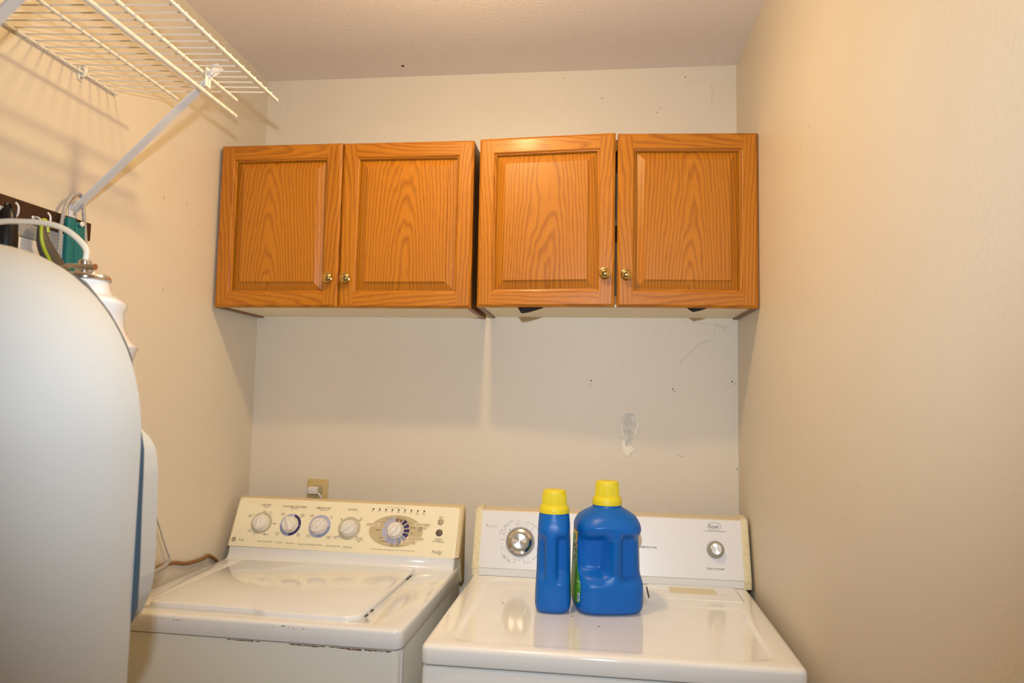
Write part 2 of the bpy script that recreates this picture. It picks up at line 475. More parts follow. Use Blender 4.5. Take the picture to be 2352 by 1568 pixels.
# ------------------------------------------------------------------ wall cabinets
def door(cab, x_h, width, z0, z1, y_front, hinge, ang, seedv, knob_x, knob_z):
    """raised-panel oak door; local origin at the hinge edge, front face at local y=0"""
    random.seed(seedv)
    hgt = z1 - z0
    sgn = 1 if hinge == 'l' else -1
    d = bmesh.new()
    X = lambda a: a * sgn
    fw, ch, t = .040, .0065, .019
    def piece(pts, mi, g):
        n0 = len(d.faces)
        # front polygon with outer chamfer is built explicitly
        pts(mi)
        grain(d, g, n0)
    def quad(a, b, c, e, mi):
        f = d.faces.new([d.verts.new((X(p[0]), p[1], p[2])) for p in (a, b, c, e)]); f.material_index = mi
    w, h = width, hgt
    yb = ch * .75
    def stile(x0, x1, outer):
        def fn(mi):
            # front face, outer chamfer, side
            if outer == 'L':
                quad((ch, 0, ch), (x1, 0, ch), (x1, 0, h - ch), (ch, 0, h - ch), mi)
                quad((0, yb, 0), (ch, 0, ch), (ch, 0, h - ch), (0, yb, h), mi)
                quad((0, t, 0), (0, yb, 0), (0, yb, h), (0, t, h), mi)
            else:
                quad((x0, 0, ch), (w - ch, 0, ch), (w - ch, 0, h - ch), (x0, 0, h - ch), mi)
                quad((w - ch, 0, ch), (w, yb, 0), (w, yb, h), (w - ch, 0, h - ch), mi)
                quad((w, yb, 0), (w, t, 0), (w, t, h), (w, yb, h), mi)
        return fn
    def rail(zz0, zz1, outer):
        def fn(mi):
            quad((fw, 0, zz0), (w - fw, 0, zz0), (w - fw, 0, zz1), (fw, 0, zz1), mi)
            if outer == 'B':
                quad((0, yb, 0), (w, yb, 0), (w - ch, 0, ch), (ch, 0, ch), mi)
                quad((0, t, 0), (w, t, 0), (w, yb, 0), (0, yb, 0), mi)
            else:
                quad((ch, 0, h - ch), (w - ch, 0, h - ch), (w, yb, h), (0, yb, h), mi)
                quad((0, yb, h), (w, yb, h), (w, t, h), (0, t, h), mi)
        return fn
    R = random.uniform
    piece(stile(0, fw, 'L'), 0, (X(R(-.1, .0)), -.4, R(0, 9)))
    piece(stile(w - fw, w, 'R'), 0, (X(w + R(.0, .1)), -.5, R(0, 9)))
    piece(rail(ch, fw, 'B'), 1, (R(-.05, .05), X(R(-.5, -.3)), R(0, 9)))
    piece(rail(h - fw, h - ch, 'T'), 1, (h + R(-.05, .03), X(R(-.4, 0)), R(0, 9)))
    # sticking (ogee) around the panel opening, then the back
    og = [(0, 0.0), (.0022, .0014), (.0034, .0042), (.0062, .0052), (.0085, .0095)]
    for (i0, y0), (i1, y1) in zip(og[:-1], og[1:]):
        a, b2 = fw + i0, fw + i1
        n0 = len(d.faces)
        quad((a, y0, a), (b2, y1, b2), (b2, y1, h - b2), (a, y0, h - a), 0)
        quad((w - b2, y1, b2), (w - a, y0, a), (w - a, y0, h - a), (w - b2, y1, h - b2), 0)
        grain(d, (X(-.04), -.4, 2.2), n0)
        n0 = len(d.faces)
        quad((a, y0, a), (w - a, y0, a), (w - b2, y1, b2), (b2, y1, b2), 1)
        quad((b2, y1, h - b2), (w - b2, y1, h - b2), (w - a, y0, h - a), (a, y0, h - a), 1)
        grain(d, (-.04, X(-.4), 4.1), n0)
    n0 = len(d.faces)
    quad((0, t, 0), (0, t, h), (w, t, h), (w, t, 0), 0)
    grain(d, (X(-.04), -.4, 5), n0)
    bmesh.ops.remove_doubles(d, verts=d.verts, dist=1e-5)
    do = obj('door', d, [M_oakv, M_oakh], cab, angle=12)
    do.location = (x_h, y_front, z0)
    do.rotation_euler = (0, 0, -ang * sgn)
    # raised panel
    p = bmesh.new()
    i0 = fw + .0075; i1 = i0 + .003; i2 = i0 + .0235; i3 = i2 + .0014
    lv = [(i0, .0135), (i1, .0130), (i2, .0050), (i2 + .0005, .0022), (i3, .0016)]
    rings = [[(X(i), y, i), (X(w - i), y, i), (X(w - i), y, h - i), (X(i), y, h - i)] for i, y in lv]
    loft(p, rings, False, True)
    gx = X(w * R(.40, .60))
    grain(p, (gx, R(-.30, -.12), R(0, 20)))
    obj('raised_panel', p, M_oakp, do, angle=8)
    k = bmesh.new()
    K = Matrix.Rotation(PI / 2, 4, 'X')
    prof = [(.0001, -.0), (.0095, 0), (.010, .001), (.0085, .0022), (.0066, .0035), (.0064, .0075), (.0085, .0095), (.0140, .0108), (.0155, .0125), (.0150, .0145), (.0125, .0153), (.0118, .0158), (.0100, .0182), (.006, .0200), (.0001, .0206)]
    lathe(k, prof, 28, 0, K)
    ko = obj('knob', k, M_brass, do, label='round brass knob')
    ko.location = (knob_x, .0, knob_z)
    return do

def cabinet(name, label, x0, x1, z0, z1, yf, doors):
    cab = thing(name, label, 'cabinet', ((x0 + x1) / 2, yf / 2, z0))
    ox, oy, oz = (x0 + x1) / 2, yf / 2, z0
    cb = yf + .0205           # carcass front plane
    bm = bmesh.new()
    L_ = lambda x: x - ox
    tt = .013
    for a, b2 in ((x0, x0 + tt), (x1 - tt, x1)):
        bm = bmesh.new()
        box(bm, L_(a), L_(b2), cb - oy, -.0005 - oy, 0, z1 - z0, .0006, 1, 0)
        grain(bm, (.01, -.4, 3))
        obj('side_panel', bm, M_oakside, cab)
    bm = bmesh.new()
    box(bm, L_(x0 + tt), L_(x1 - tt), cb + .012 - oy, -.0005 - oy, .004, .014, 0, 1)
    obj('bottom_panel', bm, M_lam, cab, smooth=False)
    bm = bmesh.new()
    box(bm, L_(x0 + tt), L_(x1 - tt), cb + .004 - oy, -.0005 - oy, z1 - z0 - .014, z1 - z0 - .002, 0, 1)
    grain(bm, (.0, -.4, 5))
    obj('top_panel', bm, M_oakside, cab, smooth=False)
    bm = bmesh.new()
    box(bm, L_(x0 + tt), L_(x1 - tt), -.008 - oy, -.0008 - oy, .014, z1 - z0 - .014)
    box(bm, L_(x0 + tt), L_(x1 - tt), cb + .03 - oy, -.008 - oy, (z1 - z0) * .5, (z1 - z0) * .5 + .014)
    obj('shelf', bm, M_inside, cab, smooth=False)
    bm = bmesh.new()
    zz = z1 - z0
    for a in ((x0 + tt, x0 + .035, .012, zz - .012), (x1 - .035, x1 - tt, .012, zz - .012), (x0 + .035, x1 - .035, .012, .034), (x0 + .035, x1 - .035, zz - .034, zz - .012)):
        box(bm, L_(a[0]), L_(a[1]), cb - oy, cb + .017 - oy, a[2], a[3])
    grain(bm, (.0, -.4, 7))
    obj('face_frame', bm, M_oakv, cab, smooth=False)
    for (xh, wd, hinge, ang, sd, kx, kz, dz0, dz1) in doors:
        d = door(cab, L_(xh), wd, dz0, zz + dz1, yf - oy, hinge, ang, sd, kx, kz)
    return cab

zc0, zc1 = 1.6435, 2.1105
cabinet('wall_cabinet', 'honey oak two-door wall cabinet with closed doors above the washing machine, left of the pair',
        .0095, .7475, zc0, zc1, -.28, [
    (.0095, .3622, 'l', math.radians(.5), 11, .3622 - .025, .0805, 0, 0),
    (.7475, .3735, 'r', 0, 12, -(.3735 - .0225), .0805, 0, 0)])
zr0, zr1 = 1.6465, 2.1130
cabinet('wall_cabinet', 'honey oak two-door wall cabinet with doors slightly ajar above the dryer, right of the pair',
        .7640, 1.5060, zr0, zr1, -.28, [
    (.7640, .3700, 'l', math.radians(3.9), 13, .3700 - .0245, .0855, 0, 0),
    (1.5060, .3660, 'r', math.radians(3.0), 14, -(.3660 - .0235), .0835, 0, -.0005)])

# corners of a black plastic bag poking out under the ajar doors
def bag(name, label, pts, y, deep, hang):
    t = bmesh.new()
    rows = []
    n = len(pts)
    for k in range(5):
        f = k / 4
        rows.append([(x, y + deep * f + .002 * math.sin(9 * i + 5 * f), z0 * (1 - f) + (zr0 + .020) * f + (.0012 * math.sin(13 * i) if k else 0)) for i, (x, z0) in enumerate(pts)])
    loft(t, rows, False, False, closed=False)
    bmesh.ops.solidify(t, geom=list(t.faces), thickness=.0008)
    return tag(obj(name, t, M_blackbag), label, 'plastic bag')
bag('plastic_bag', 'crumpled black plastic bag corner poking out under the left ajar oak door', [(.876, 1.646), (.884, 1.633), (.888, 1.6305), (.905, 1.6335), (.925, 1.639), (.945, 1.646)], -.2665, .004, .02)
bag('plastic_bag', 'small pointed black plastic bag corner under the right ajar oak door', [(1.325, 1.646), (1.334, 1.640), (1.340, 1.6365), (1.356, 1.640), (1.376, 1.646)], -.2665, .004, .02)
# ------------------------------------------------------------------ washing machine
WZ = .923
wa = -.0313
washer = thing('washing_machine', 'white top-load washing machine with yellowed control panel, beside the left wall', 'washing machine', (.024, -.1922, 0), wa)
# body below the top cover
bm = bmesh.new()
loft(bm, [[(p[0], p[1], z) for p in rrect(.006, .680, -.474, .10, .012, 3)] for z in (.0, WZ - .0425)], True, True)
obj('body', bm, M_body, washer)
bm = bmesh.new()   # folded edge of the front panel at the right corner
box(bm, .6795, .6835, -.461, -.452, .02, WZ - .046, .001, 1)
obj('corner_seam', bm, M_strip, washer)
bm = bmesh.new()   # dark gap under the cover
loft(bm, [[(p[0], p[1], z) for p in rrect(.010, .676, -.470, .09, .010, 3)] for z in (WZ - .044, WZ - .036)], True, True)
obj('cover_gap', bm, M_gap, washer)
# top cover with rolled edges; a shallow well holds the lid
bm = bmesh.new()
O = lambda ins, r: rrect(0 + ins, .686 - ins, -.4802 + ins, .118 - ins, r, 6)
rings = [(O(.004, .020), WZ - .0405), (O(.001, .022), WZ - .039), (O(0, .023), WZ - .036), (O(0, .023), WZ - .0075), (O(.0009, .022), WZ - .004), (O(.0028, .02), WZ - .0013), (O(.0062, .018), WZ), ]
I = lambda ins, r: rrect(.076 + ins, .583 - ins, -.434 + ins, -.020 - ins, r, 6)
rings += [(I(0, .022), WZ + .0004), (I(.002, .02), WZ - .001), (I(.003, .019), WZ - .006)]
loft(bm, [[(p[0], p[1], z) for p in r] for r, z in rings], True, True)
obj('top_cover', bm, M_enam, washer, angle=50)
# lid with a finger lip at the front right
lp = [(.080, -.430), (.335, -.430), (.365, -.4445), (.55, -.4445), (.578, -.428), (.578, -.024), (.080, -.024)]
def inset(poly, d):
    c = Vector((.33, -.23)); out = []
    for x, y in poly: out.append((x + (d if x < c.x else -d), y + (d if y < c.y else -d)))
    return out
bm = bmesh.new()
rr = [.012, .03, .03, .03, .03, .012, .012]
rings = [(rpoly(lp, rr, 5), WZ - .0055), (rpoly(lp, rr, 5), WZ + .0062), (rpoly(inset(lp, .0012), rr, 5), WZ + .0088), (rpoly(inset(lp, .0036), rr, 5), WZ + .0102)]
loft(bm, [[(p[0], p[1], z) for p in r] for r, z in rings], True, True)
obj('lid', bm, M_enam, washer, angle=50)
bm = bmesh.new()   # hinge ridge behind the lid
tube(bm, [(.085, -.0165, WZ + .006), (.33, -.0165, WZ + .006), (.575, -.0165, WZ + .006)], .0036, n=8, sub=2)
tube(bm, [(.085, -.0075, WZ + .0045), (.33, -.0075, WZ + .0045), (.575, -.0075, WZ + .0045)], .0028, n=8, sub=2)
obj('hinge_ridge', bm, M_enam, washer)
for y in (-.395, -.36, -.085, -.062):
    bm = bmesh.new()
    box(bm, .5785, .5825, y - .006, y + .006, WZ - .004, WZ + .0012, .0008, 1)
    obj('drain_slot', bm, M_gap, washer)
# backsplash + console housing (profile swept across the width)
def sweep_x(bm, prof, x0, x1, r=0.0, mi=0):
    loft(bm, [[(x0, y, z) for y, z in prof], [(x1, y, z) for y, z in prof]], True, True, mi)
bm = bmesh.new()
prof = [(-.002, WZ - .002)] + [(-.002 + .022 * math.sin(t * PI / 16), WZ + .033 * (1 - math.cos(t * PI / 16)) + .0004) for t in range(0, 9)] + [(.060, WZ + .034), (.060, WZ - .002)]
NX = 24
def xin(i):   # rounded ends
    return i
pr = prof
rings = []
for ins, x in ((.012, .0065), (.004, .0075), (0, .012), (0, .674), (.004, .6785), (.012, .6795)):
    rings.append([(x, min(y + ins, .06), z) for y, z in pr])
loft(bm, rings, True, True)
obj('backsplash', bm, M_enam, washer, angle=50)
e_z = Vector((0, .06, .125)).normalized()
base = Vector((0, .0222, .957))
nrm = Vector((0, -.125, .06)).normalized()
def wp(u, v, h=0.0): return Vector((u, 0, 0)) + base + e_z * v + nrm * h
bm = bmesh.new()
top = wp(0, .1445)
back = .112
prof = [(base.y + .0035, base.z - .0008), (wp(0, .136).y + .002, wp(0, .136).z), (wp(0, .1445).y + .004, top.z + .0005), (wp(0, .150).y + .014, top.z + .0035), (back, top.z - .004), (back, .88), (.075, .88), (.06, .955)]
rings = []
for ins, x in ((.004, -.003), (.0, .001), (0, .6815), (.001, .686), (.006, .690)):
    rings.append([(x, y + ins * (1 if i < 4 else -1), z - (ins if i in (2, 3, 4) else 0)) for i, (y, z) in enumerate(prof)])
loft(bm, rings, True, True)
obj('console_housing', bm, M_yel2, washer, angle=40)
bm = bmesh.new()
pp = rpoly([(.0065, .0005), (.6805, -.003), (.6795, .141), (.0025, .1435)], [.003, .006, .014, .016], 6)
pp2 = rpoly([(.0075, .0015), (.6795, -.002), (.6785, .140), (.0035, .1425)], [.003, .006, .014, .016], 6)
loft(bm, [[wp(*p, -.004) for p in pp], [wp(*p, .0010) for p in pp], [wp(*p, .0018) for p in pp2]], True, True)
panel = obj('control_panel', bm, M_yel, washer, angle=30)
HP = .0018
# printed rings, oval, wedges, tags
def disc(bm, u, v, r0, r1, a0, a1, mi, h, n=40, ry=1.0):
    k = max(3, int(n * abs(a1 - a0) / (2 * PI)))
    for i in range(k):
        t0, t1 = a0 + (a1 - a0) * i / k, a0 + (a1 - a0) * (i + 1) / k
        q = [(r1, t0), (r1, t1), (r0, t1), (r0, t0)] if r0 > 1e-6 else [(r1, t0), (r1, t1), (0, 0)]
        f = bm.faces.new([bm.verts.new(wp(u + r * math.cos(t), v + r * ry * math.sin(t), h)) for r, t in q]); f.material_index = mi
K = [(.0900, .0700), (.1804, .0690), (.2703, .0685), (.3610, .0668)]
bm = bmesh.new()
h1, h2, h3 = HP + .0003, HP + .0005, HP + .0007
D = math.radians
disc(bm, *K[0], 0, .0325, 0, 2 * PI, 0, h1)
disc(bm, *K[1], 0, .0325, 0, 2 * PI, 1, h1)
disc(bm, *K[1], .020, .0318, D(-88), D(-4), 2, h2); disc(bm, *K[1], .020, .0318, D(-1), D(75), 2, h2)
disc(bm, *K[1], .020, .0318, D(182), D(268), 3, h2)
disc(bm, *K[2], 0, .0335, 0, 2 * PI, 1, h1)
disc(bm, *K[2], .020, .0325, D(-92), D(2), 3, h2); disc(bm, *K[2], .018, .0255, D(95), D(170), 2, h2)
disc(bm, *K[3], 0, .0335, 0, 2 * PI, 0, h1)
disc(bm, .5003, .0655, 0, .0792, 0, 2 * PI, 4, h1, 64, .0455 / .0792)
dx, dy = .4996, .0672
for a0, a1, c in ((82, 98, 5), (60, 76, 5), (38, 54, 2), (15, 31, 2), (-7, 9, 2), (-29, -12, 2), (-48, -33, 3), (-70, -54, 3), (-97, -78, 1), (-118, -100, 1), (-140, -122, 1), (-168, -145, 1), (168, 192, 1), (142, 164, 1), (103, 138, 1)):
    cc = c
    disc(bm, dx, dy, .020, .0345 if c == 5 else .0400, D(a0), D(a1), cc, h2)
for u0, u1, v, hh in ((.4085, .4495, .0806, .0050), (.5535, .600, .0862, .0050), (.5355, .587, .0466, .0048), (.521, .567, .0344, .0048)):
    f = bm.faces.new([bm.verts.new(wp(a, b, h3)) for a, b in ((u0, v - hh), (u1, v - hh), (u1, v + hh), (u0, v + hh))]); f.material_index = 6
obj('dial_marking', bm, [M_ringg, M_ringl, M_ringn, M_ringb, M_oval, M_ringbr, M_tag], panel, smooth=False)
WASHER_TEXT = [
    ('LOAD SIZE', 0.0901, 0.124, 0.0335, 0.0053, 'd', 0.2),
    ('SELECTOR', 0.091, 0.1177, 0.0172, 0.0031, 'd', 0.2),
    ('4 CUSTOM CARE SPEEDS', 0.1807, 0.1224, 0.0827, 0.0056, 'd', 0.2),
    ('SELECTOR', 0.1805, 0.1166, 0.0218, 0.0031, 'd', 0.2),
    ('TEMPERATURE', 0.2701, 0.1219, 0.0499, 0.0056, 'd', 0.2),
    ('SELECTOR', 0.2704, 0.1157, 0.0242, 0.0031, 'd', 0.2),
    ('SUPER', 0.0904, 0.1049, 0.0109, 0.0031, 'd', 0.2),
    ('RESET', 0.1093, 0.1029, 0.0094, 0.0031, 'd', 0.2),
    ('EXTRA', 0.0493, 0.0917, 0.0117, 0.0031, 'd', 0.2),
    ('LARGE', 0.0496, 0.0873, 0.0125, 0.0031, 'd', 0.2),
    ('LARGE', 0.0582, 0.0444, 0.0117, 0.0031, 'd', 0.2),
    ('MEDIUM', 0.1121, 0.0371, 0.0164, 0.0034, 'd', 0.2),
    ('SMALL', 0.1327, 0.07, 0.0101, 0.0031, 'd', 0.2),
    ('NORMAL', 0.1498, 0.1008, 0.0148, 0.0031, 'd', 0.2),
    ('FAST', 0.1499, 0.0961, 0.0094, 0.0031, 'd', 0.2),
    ('NORMAL', 0.2114, 0.0997, 0.0156, 0.0034, 'd', 0.2),
    ('SLOW', 0.2113, 0.0954, 0.0109, 0.0031, 'd', 0.2),
    ('GENTLE', 0.147, 0.0433, 0.014, 0.0031, 'd', 0.2),
    ('SLOW', 0.1472, 0.0385, 0.0109, 0.0031, 'd', 0.2),
    ('GENTLE', 0.2123, 0.0422, 0.014, 0.0031, 'd', 0.2),
    ('FAST', 0.2127, 0.0375, 0.0094, 0.0031, 'd', 0.2),
    ('WARM', 0.2399, 0.0994, 0.0125, 0.0031, 'd', 0.2),
    ('COLD', 0.2403, 0.0951, 0.0109, 0.0031, 'd', 0.2),
    ('HOT', 0.3007, 0.0995, 0.0078, 0.0031, 'd', 0.2),
    ('COLD', 0.3011, 0.095, 0.0094, 0.0031, 'd', 0.2),
    ('COLD', 0.2405, 0.0418, 0.0101, 0.0031, 'd', 0.2),
    ('COLD', 0.2409, 0.0369, 0.0101, 0.0031, 'd', 0.2),
    ('WARM', 0.3034, 0.0408, 0.0133, 0.0034, 'd', 0.2),
    ('WARM', 0.3037, 0.0359, 0.0133, 0.0034, 'd', 0.2),
    ('OFF', 0.3321, 0.0936, 0.0062, 0.0031, 'd', 0.2),
    ('EXTENDED', 0.3254, 0.041, 0.0211, 0.0031, 'd', 0.2),
    ('SPIN', 0.3257, 0.0363, 0.0094, 0.0031, 'd', 0.2),
    ('OPTIONS', 0.3607, 0.1211, 0.0315, 0.0055, 'd', 0.2),
    ('2ND', 0.3914, 0.0979, 0.0073, 0.0032, 'd', 0.2),
    ('RINSE', 0.3913, 0.0929, 0.0113, 0.0032, 'd', 0.2),
    ('2ND RINSE', 0.3968, 0.0404, 0.0202, 0.0032, 'd', 0.2),
    ('& EXTENDED', 0.3965, 0.0355, 0.025, 0.0032, 'd', 0.2),
    ('SPIN', 0.3969, 0.0306, 0.0089, 0.0032, 'd', 0.2),
    ('EXTRA LIGHT', 0.4752, 0.0998, 0.0242, 0.0032, 'd', 0.2),
    ('LIGHT', 0.4621, 0.0894, 0.0105, 0.0032, 'd', 0.2),
    ('MEDIUM', 0.4483, 0.0663, 0.017, 0.0036, 'd', 0.2),
    ('HEAVY', 0.4606, 0.0439, 0.0121, 0.0032, 'd', 0.2),
    ('EXTRA HEAVY', 0.4704, 0.0349, 0.0275, 0.0036, 'd', 0.2),
    ('QUICK', 0.5027, 0.1053, 0.0116, 0.0032, 'd', 0.2),
    ('RINSE', 0.5026, 0.1003, 0.0116, 0.0032, 'd', 0.2),
    ('SPIN', 0.5179, 0.1036, 0.0089, 0.0032, 'd', 0.2),
    ('ONLY', 0.5179, 0.0986, 0.0097, 0.0032, 'd', 0.2),
    ('HEAVY', 0.5363, 0.0905, 0.0121, 0.0032, 'd', 0.2),
    ('MEDIUM', 0.5487, 0.077, 0.0162, 0.0036, 'd', 0.2),
    ('LIGHT', 0.5479, 0.0619, 0.0105, 0.0032, 'd', 0.2),
    ('AUTO', 0.4953, 0.0325, 0.0116, 0.0032, 'd', 0.2),
    ('SOAK', 0.4954, 0.0281, 0.0116, 0.0032, 'd', 0.2),
    ('3 MIN', 0.4955, 0.0238, 0.0116, 0.0032, 'd', 0.2),
    ('AUTO', 0.512, 0.0333, 0.0116, 0.0032, 'd', 0.2),
    ('SOAK', 0.5121, 0.0289, 0.0116, 0.0032, 'd', 0.2),
    ('8 MIN', 0.5122, 0.0246, 0.0116, 0.0032, 'd', 0.2),
    ('COTTONS', 0.4291, 0.0806, 0.0339, 0.0055, 'd', 0.2),
    ('EASY CARE', 0.5762, 0.0862, 0.0396, 0.0055, 'd', 0.2),
    ('HANDWASH', 0.561, 0.0466, 0.0452, 0.0055, 'd', 0.2),
    ('DELICATES', 0.5436, 0.0344, 0.0388, 0.0055, 'd', 0.2),
    ('DENIM & PRE-', 0.5781, 0.0786, 0.0283, 0.0029, 'd', 0.2),
    ('PERM PRESS', 0.5772, 0.0744, 0.0258, 0.0029, 'd', 0.2),
    ('KNITS', 0.5708, 0.0698, 0.0113, 0.0029, 'd', 0.2),
    ('FILL', 0.4216, 0.1206, 0.0089, 0.0027, 'd', 0.2),
    ('WASH', 0.4409, 0.1205, 0.0089, 0.0027, 'd', 0.2),
    ('15 MIN', 0.4601, 0.1205, 0.0089, 0.0027, 'd', 0.2),
    ('10 MIN', 0.4793, 0.1204, 0.0089, 0.0027, 'd', 0.2),
    ('5 MIN', 0.4984, 0.1204, 0.0089, 0.0027, 'd', 0.2),
    ('RINSE', 0.5175, 0.1204, 0.0089, 0.0027, 'd', 0.2),
    ('DRAIN', 0.5365, 0.1203, 0.0089, 0.0027, 'd', 0.2),
    ('FINAL', 0.5555, 0.1203, 0.0089, 0.0027, 'd', 0.2),
    ('SPIN', 0.5744, 0.1202, 0.0089, 0.0027, 'd', 0.2),
    ('RINSE', 0.5567, 0.1158, 0.0097, 0.0027, 'd', 0.2),
    ('END', 0.575, 0.116, 0.0081, 0.0027, 'd', 0.2),
    ('WASH TIME', 0.4898, 0.1321, 0.0194, 0.0027, 'd', 0.2),
    ('INPUT', 0.6278, 0.1125, 0.0129, 0.0029, 'd', 0.2),
    ('STATUS', 0.6275, 0.1083, 0.0153, 0.0029, 'd', 0.2),
    ('START', 0.6279, 0.0476, 0.0234, 0.0058, 'd', 0.2),
    ('STOP/PAUSE', 0.6279, 0.0416, 0.0363, 0.0042, 'd', 0.2),
    ('Prodigy', 0.6283, 0.0134, 0.0323, 0.0097, 'g', 0.3),
    ('To select another cycle during operation turn selector and press start', 0.5006, 0.0125, 0.1365, 0.0029, 'd', 0.2),
    ('Super Capacity Plus', 0.115, 0.0178, 0.0483, 0.0053, 'g', 0.3),
    ('/', 0.1451, 0.016, 0.0016, 0.0053, 'g', 0.3),
    ('17 Cycle', 0.1593, 0.0167, 0.0203, 0.0053, 'g', 0.3),
    ('/', 0.1746, 0.0162, 0.0016, 0.0053, 'g', 0.3),
    ('Heavy Duty', 0.192, 0.0164, 0.0273, 0.0053, 'g', 0.3),
    ('/', 0.2105, 0.0155, 0.0016, 0.0053, 'g', 0.3),
    ('Exclusive Auto Balance System', 0.2539, 0.0155, 0.078, 0.0053, 'g', 0.3),
    ('/', 0.2963, 0.0149, 0.0016, 0.0053, 'g', 0.3),
    ('Deluxe Quiet Plus', 0.3229, 0.0145, 0.0444, 0.0053, 'g', 0.3),
    ('/', 0.3502, 0.014, 0.0016, 0.0053, 'g', 0.3),
    ('/', 0.3504, 0.0135, 0.0016, 0.0048, 'g', 0.3),
    ('PerfecTemp', 0.3676, 0.0136, 0.0291, 0.0055, 'g', 0.3),
    ('Profile', 0.0413, 0.0186, 0.0187, 0.0056, 'g', 0.3),
]
bm = bmesh.new()
for s, u, v, w_, h_, c, sh in WASHER_TEXT:
    sc_ = .93
    text_bm(bm, s, w_ * (sc_ if len(s) > 1 else 1), h_, lambda x, y, u=u, v=v: wp(u + x, v + y, HP + .0009), 0 if c == 'd' else 1, sh, 0.003 if c == 'd' else 0.0, res=2)
# small dots around the knobs
for k, rr_, angs in ((0, .0385, (140, 48, 12 - 14, -62, 216)), (1, .0385, (40, -40)), (3, .0375, (138, 42, -42, 222))):
    for a in angs:
        disc(bm, K[k][0] + rr_ * math.cos(D(a)) * .98, K[k][1] + rr_ * math.sin(D(a)) * .93, 0, .0016, 0, 2 * PI, 0, HP + .0009, 8)
# round monogram badge
for r0, r1 in ((.0056, .0066),): disc(bm, .0176, .0190, r0, r1, 0, 2 * PI, 0, HP + .0009, 32)
for a in range(4):
    disc(bm, .0176 + .0043 * math.cos(D(45 + 90 * a)), .019 + .0043 * math.sin(D(45 + 90 * a)), .0011, .0021, 0, 2 * PI, 0, HP + .001, 16)
text_bm(bm, 'GE', .0062, .0048, lambda x, y: wp(.0176 + x, .0190 + y, HP + .0011), 0, .35, .01, res=2)
# scale lines over the indicator lights and beside the dial
for u0, u1, v in ((.463, .478, .1325), (.502, .518, .1325)):
    bm.faces.new([bm.verts.new(wp(a, b, HP + .0009)) for a, b in ((u0, v - .0002), (u1, v - .0002), (u1, v + .0002), (u0, v + .0002))])
for v0, v1 in ((.0815, .0865), (.0655, .073)):
    bm.faces.new([bm.verts.new(wp(a, b, HP + .0009)) for a, b in ((.5415, v0), (.542, v0), (.542, v1), (.5415, v1))])
obj('panel_lettering', bm, [M_txtb, M_txtg], panel, smooth=False)
# knobs
Rk = Matrix((Vector((1, 0, 0)), e_z, nrm)).transposed().to_4x4()
def washer_knob(ang, r=.0225):
    bm = bmesh.new()
    prof = [(r + .0018, .0), (r + .0018, .0025), (r, .004), (r - .0012, .013), (r - .0035, .0165), (r * .6, .018), (.0001, .0182)]
    lathe(bm, prof, 40)
    # tapered grip blade with a pointer
    rings = []
    for f, wd, hh in ((-1.0, .0058, .0195), (-.72, .0075, .0235), (-.2, .0072, .0245), (.4, .0060, .0240), (.85, .0042, .0215), (1.10, .0014, .0165)):
        y = f * r
        rings.append([(-wd, y, .010), (-wd * .9, y, hh - .003), (-wd * .5, y, hh - .0006), (0, y, hh), (wd * .5, y, hh - .0006), (wd * .9, y, hh - .003), (wd, y, .010)])
    loft(bm, rings, True, True)
    o = obj('knob', bm, M_knobw, washer, angle=40)
    return o
def place_panel(o, u, v, ang=0.0, h=HP):
    mm = Rk.copy(); mm.translation = wp(u, v, h)
    o.matrix_local = mm @ Matrix.Rotation(ang, 4, 'Z')
k0 = washer_knob(0)
for i, (k, ang) in enumerate(zip(K + [(dx, dy)], (-10, 28, -38, -52, -38))):
    o = k0 if i == 0 else copy_obj(k0, washer)
    place_panel(o, k[0], k[1], D(ang), HP + .0004)
bm = bmesh.new(); lathe(bm, [(.0027, 0), (.0027, .0004), (.0018, .0013), (.0001, .0017)], 16)
l0 = obj('indicator_light', bm, M_btn2, washer)
for i in range(9):
    o = l0 if i == 0 else copy_obj(l0, washer)
    place_panel(o, .4230 + .01905 * i, .1262)
for u, v, m_, lb in ((.6275, .0970, M_btn1, 'grey beige round button'), (.6274, .0664, M_btn2, 'dark brown round start button')):
    bm = bmesh.new(); lathe(bm, [(.0098, 0), (.0098, .0010), (.0088, .0024), (.006, .0038), (.0001, .0044)] if m_ is M_btn2 else [(.0088, 0), (.0088, .001), (.0078, .0022), (.005, .0034), (.0001, .0039)], 28)
    o = obj('push_button', bm, m_, washer, label=lb); place_panel(o, u, v)
# chipped enamel along the front edge, rust under the cover
bm = bmesh.new()
random.seed(5)
for x, wd in ((.135, .004), (.151, .005), (.178, .006), (.186, .009), (.194, .003), (.406, .004), (.428, .013), (.441, .003), (.452, .004), (.473, .007)):
    z = WZ - .006 - random.uniform(0, .004)
    wd *= .8
    pts = [(x - wd / 2, z), (x - wd * .2, z - .0006), (x + wd / 2, z - .0002), (x + wd * .35, z + .0006), (x - wd * .1, z + .0005)]
    prism(bm, pts, 'y', -.4802 - .0004, -.478)
obj('chip_marking', bm, M_gap, washer, smooth=False)
bm = bmesh.new()
for x0_, x1_, dz in ((.30, .36, .003), (.365, .375, .002), (.44, .52, .0035), (.53, .60, .005), (.605, .664, .0045)):
    n = 8
    up = [(x0_ + (x1_ - x0_) * i / n, WZ - .0432) for i in range(n + 1)]
    dn = [(x1_ - (x1_ - x0_) * i / n, WZ - .0440 - dz * random.uniform(.1, .7)) for i in range(n + 1)]
    prism(bm, up + dn, 'y', -.4746, -.470)
obj('rust_marking', bm, M_rust, washer, smooth=False)

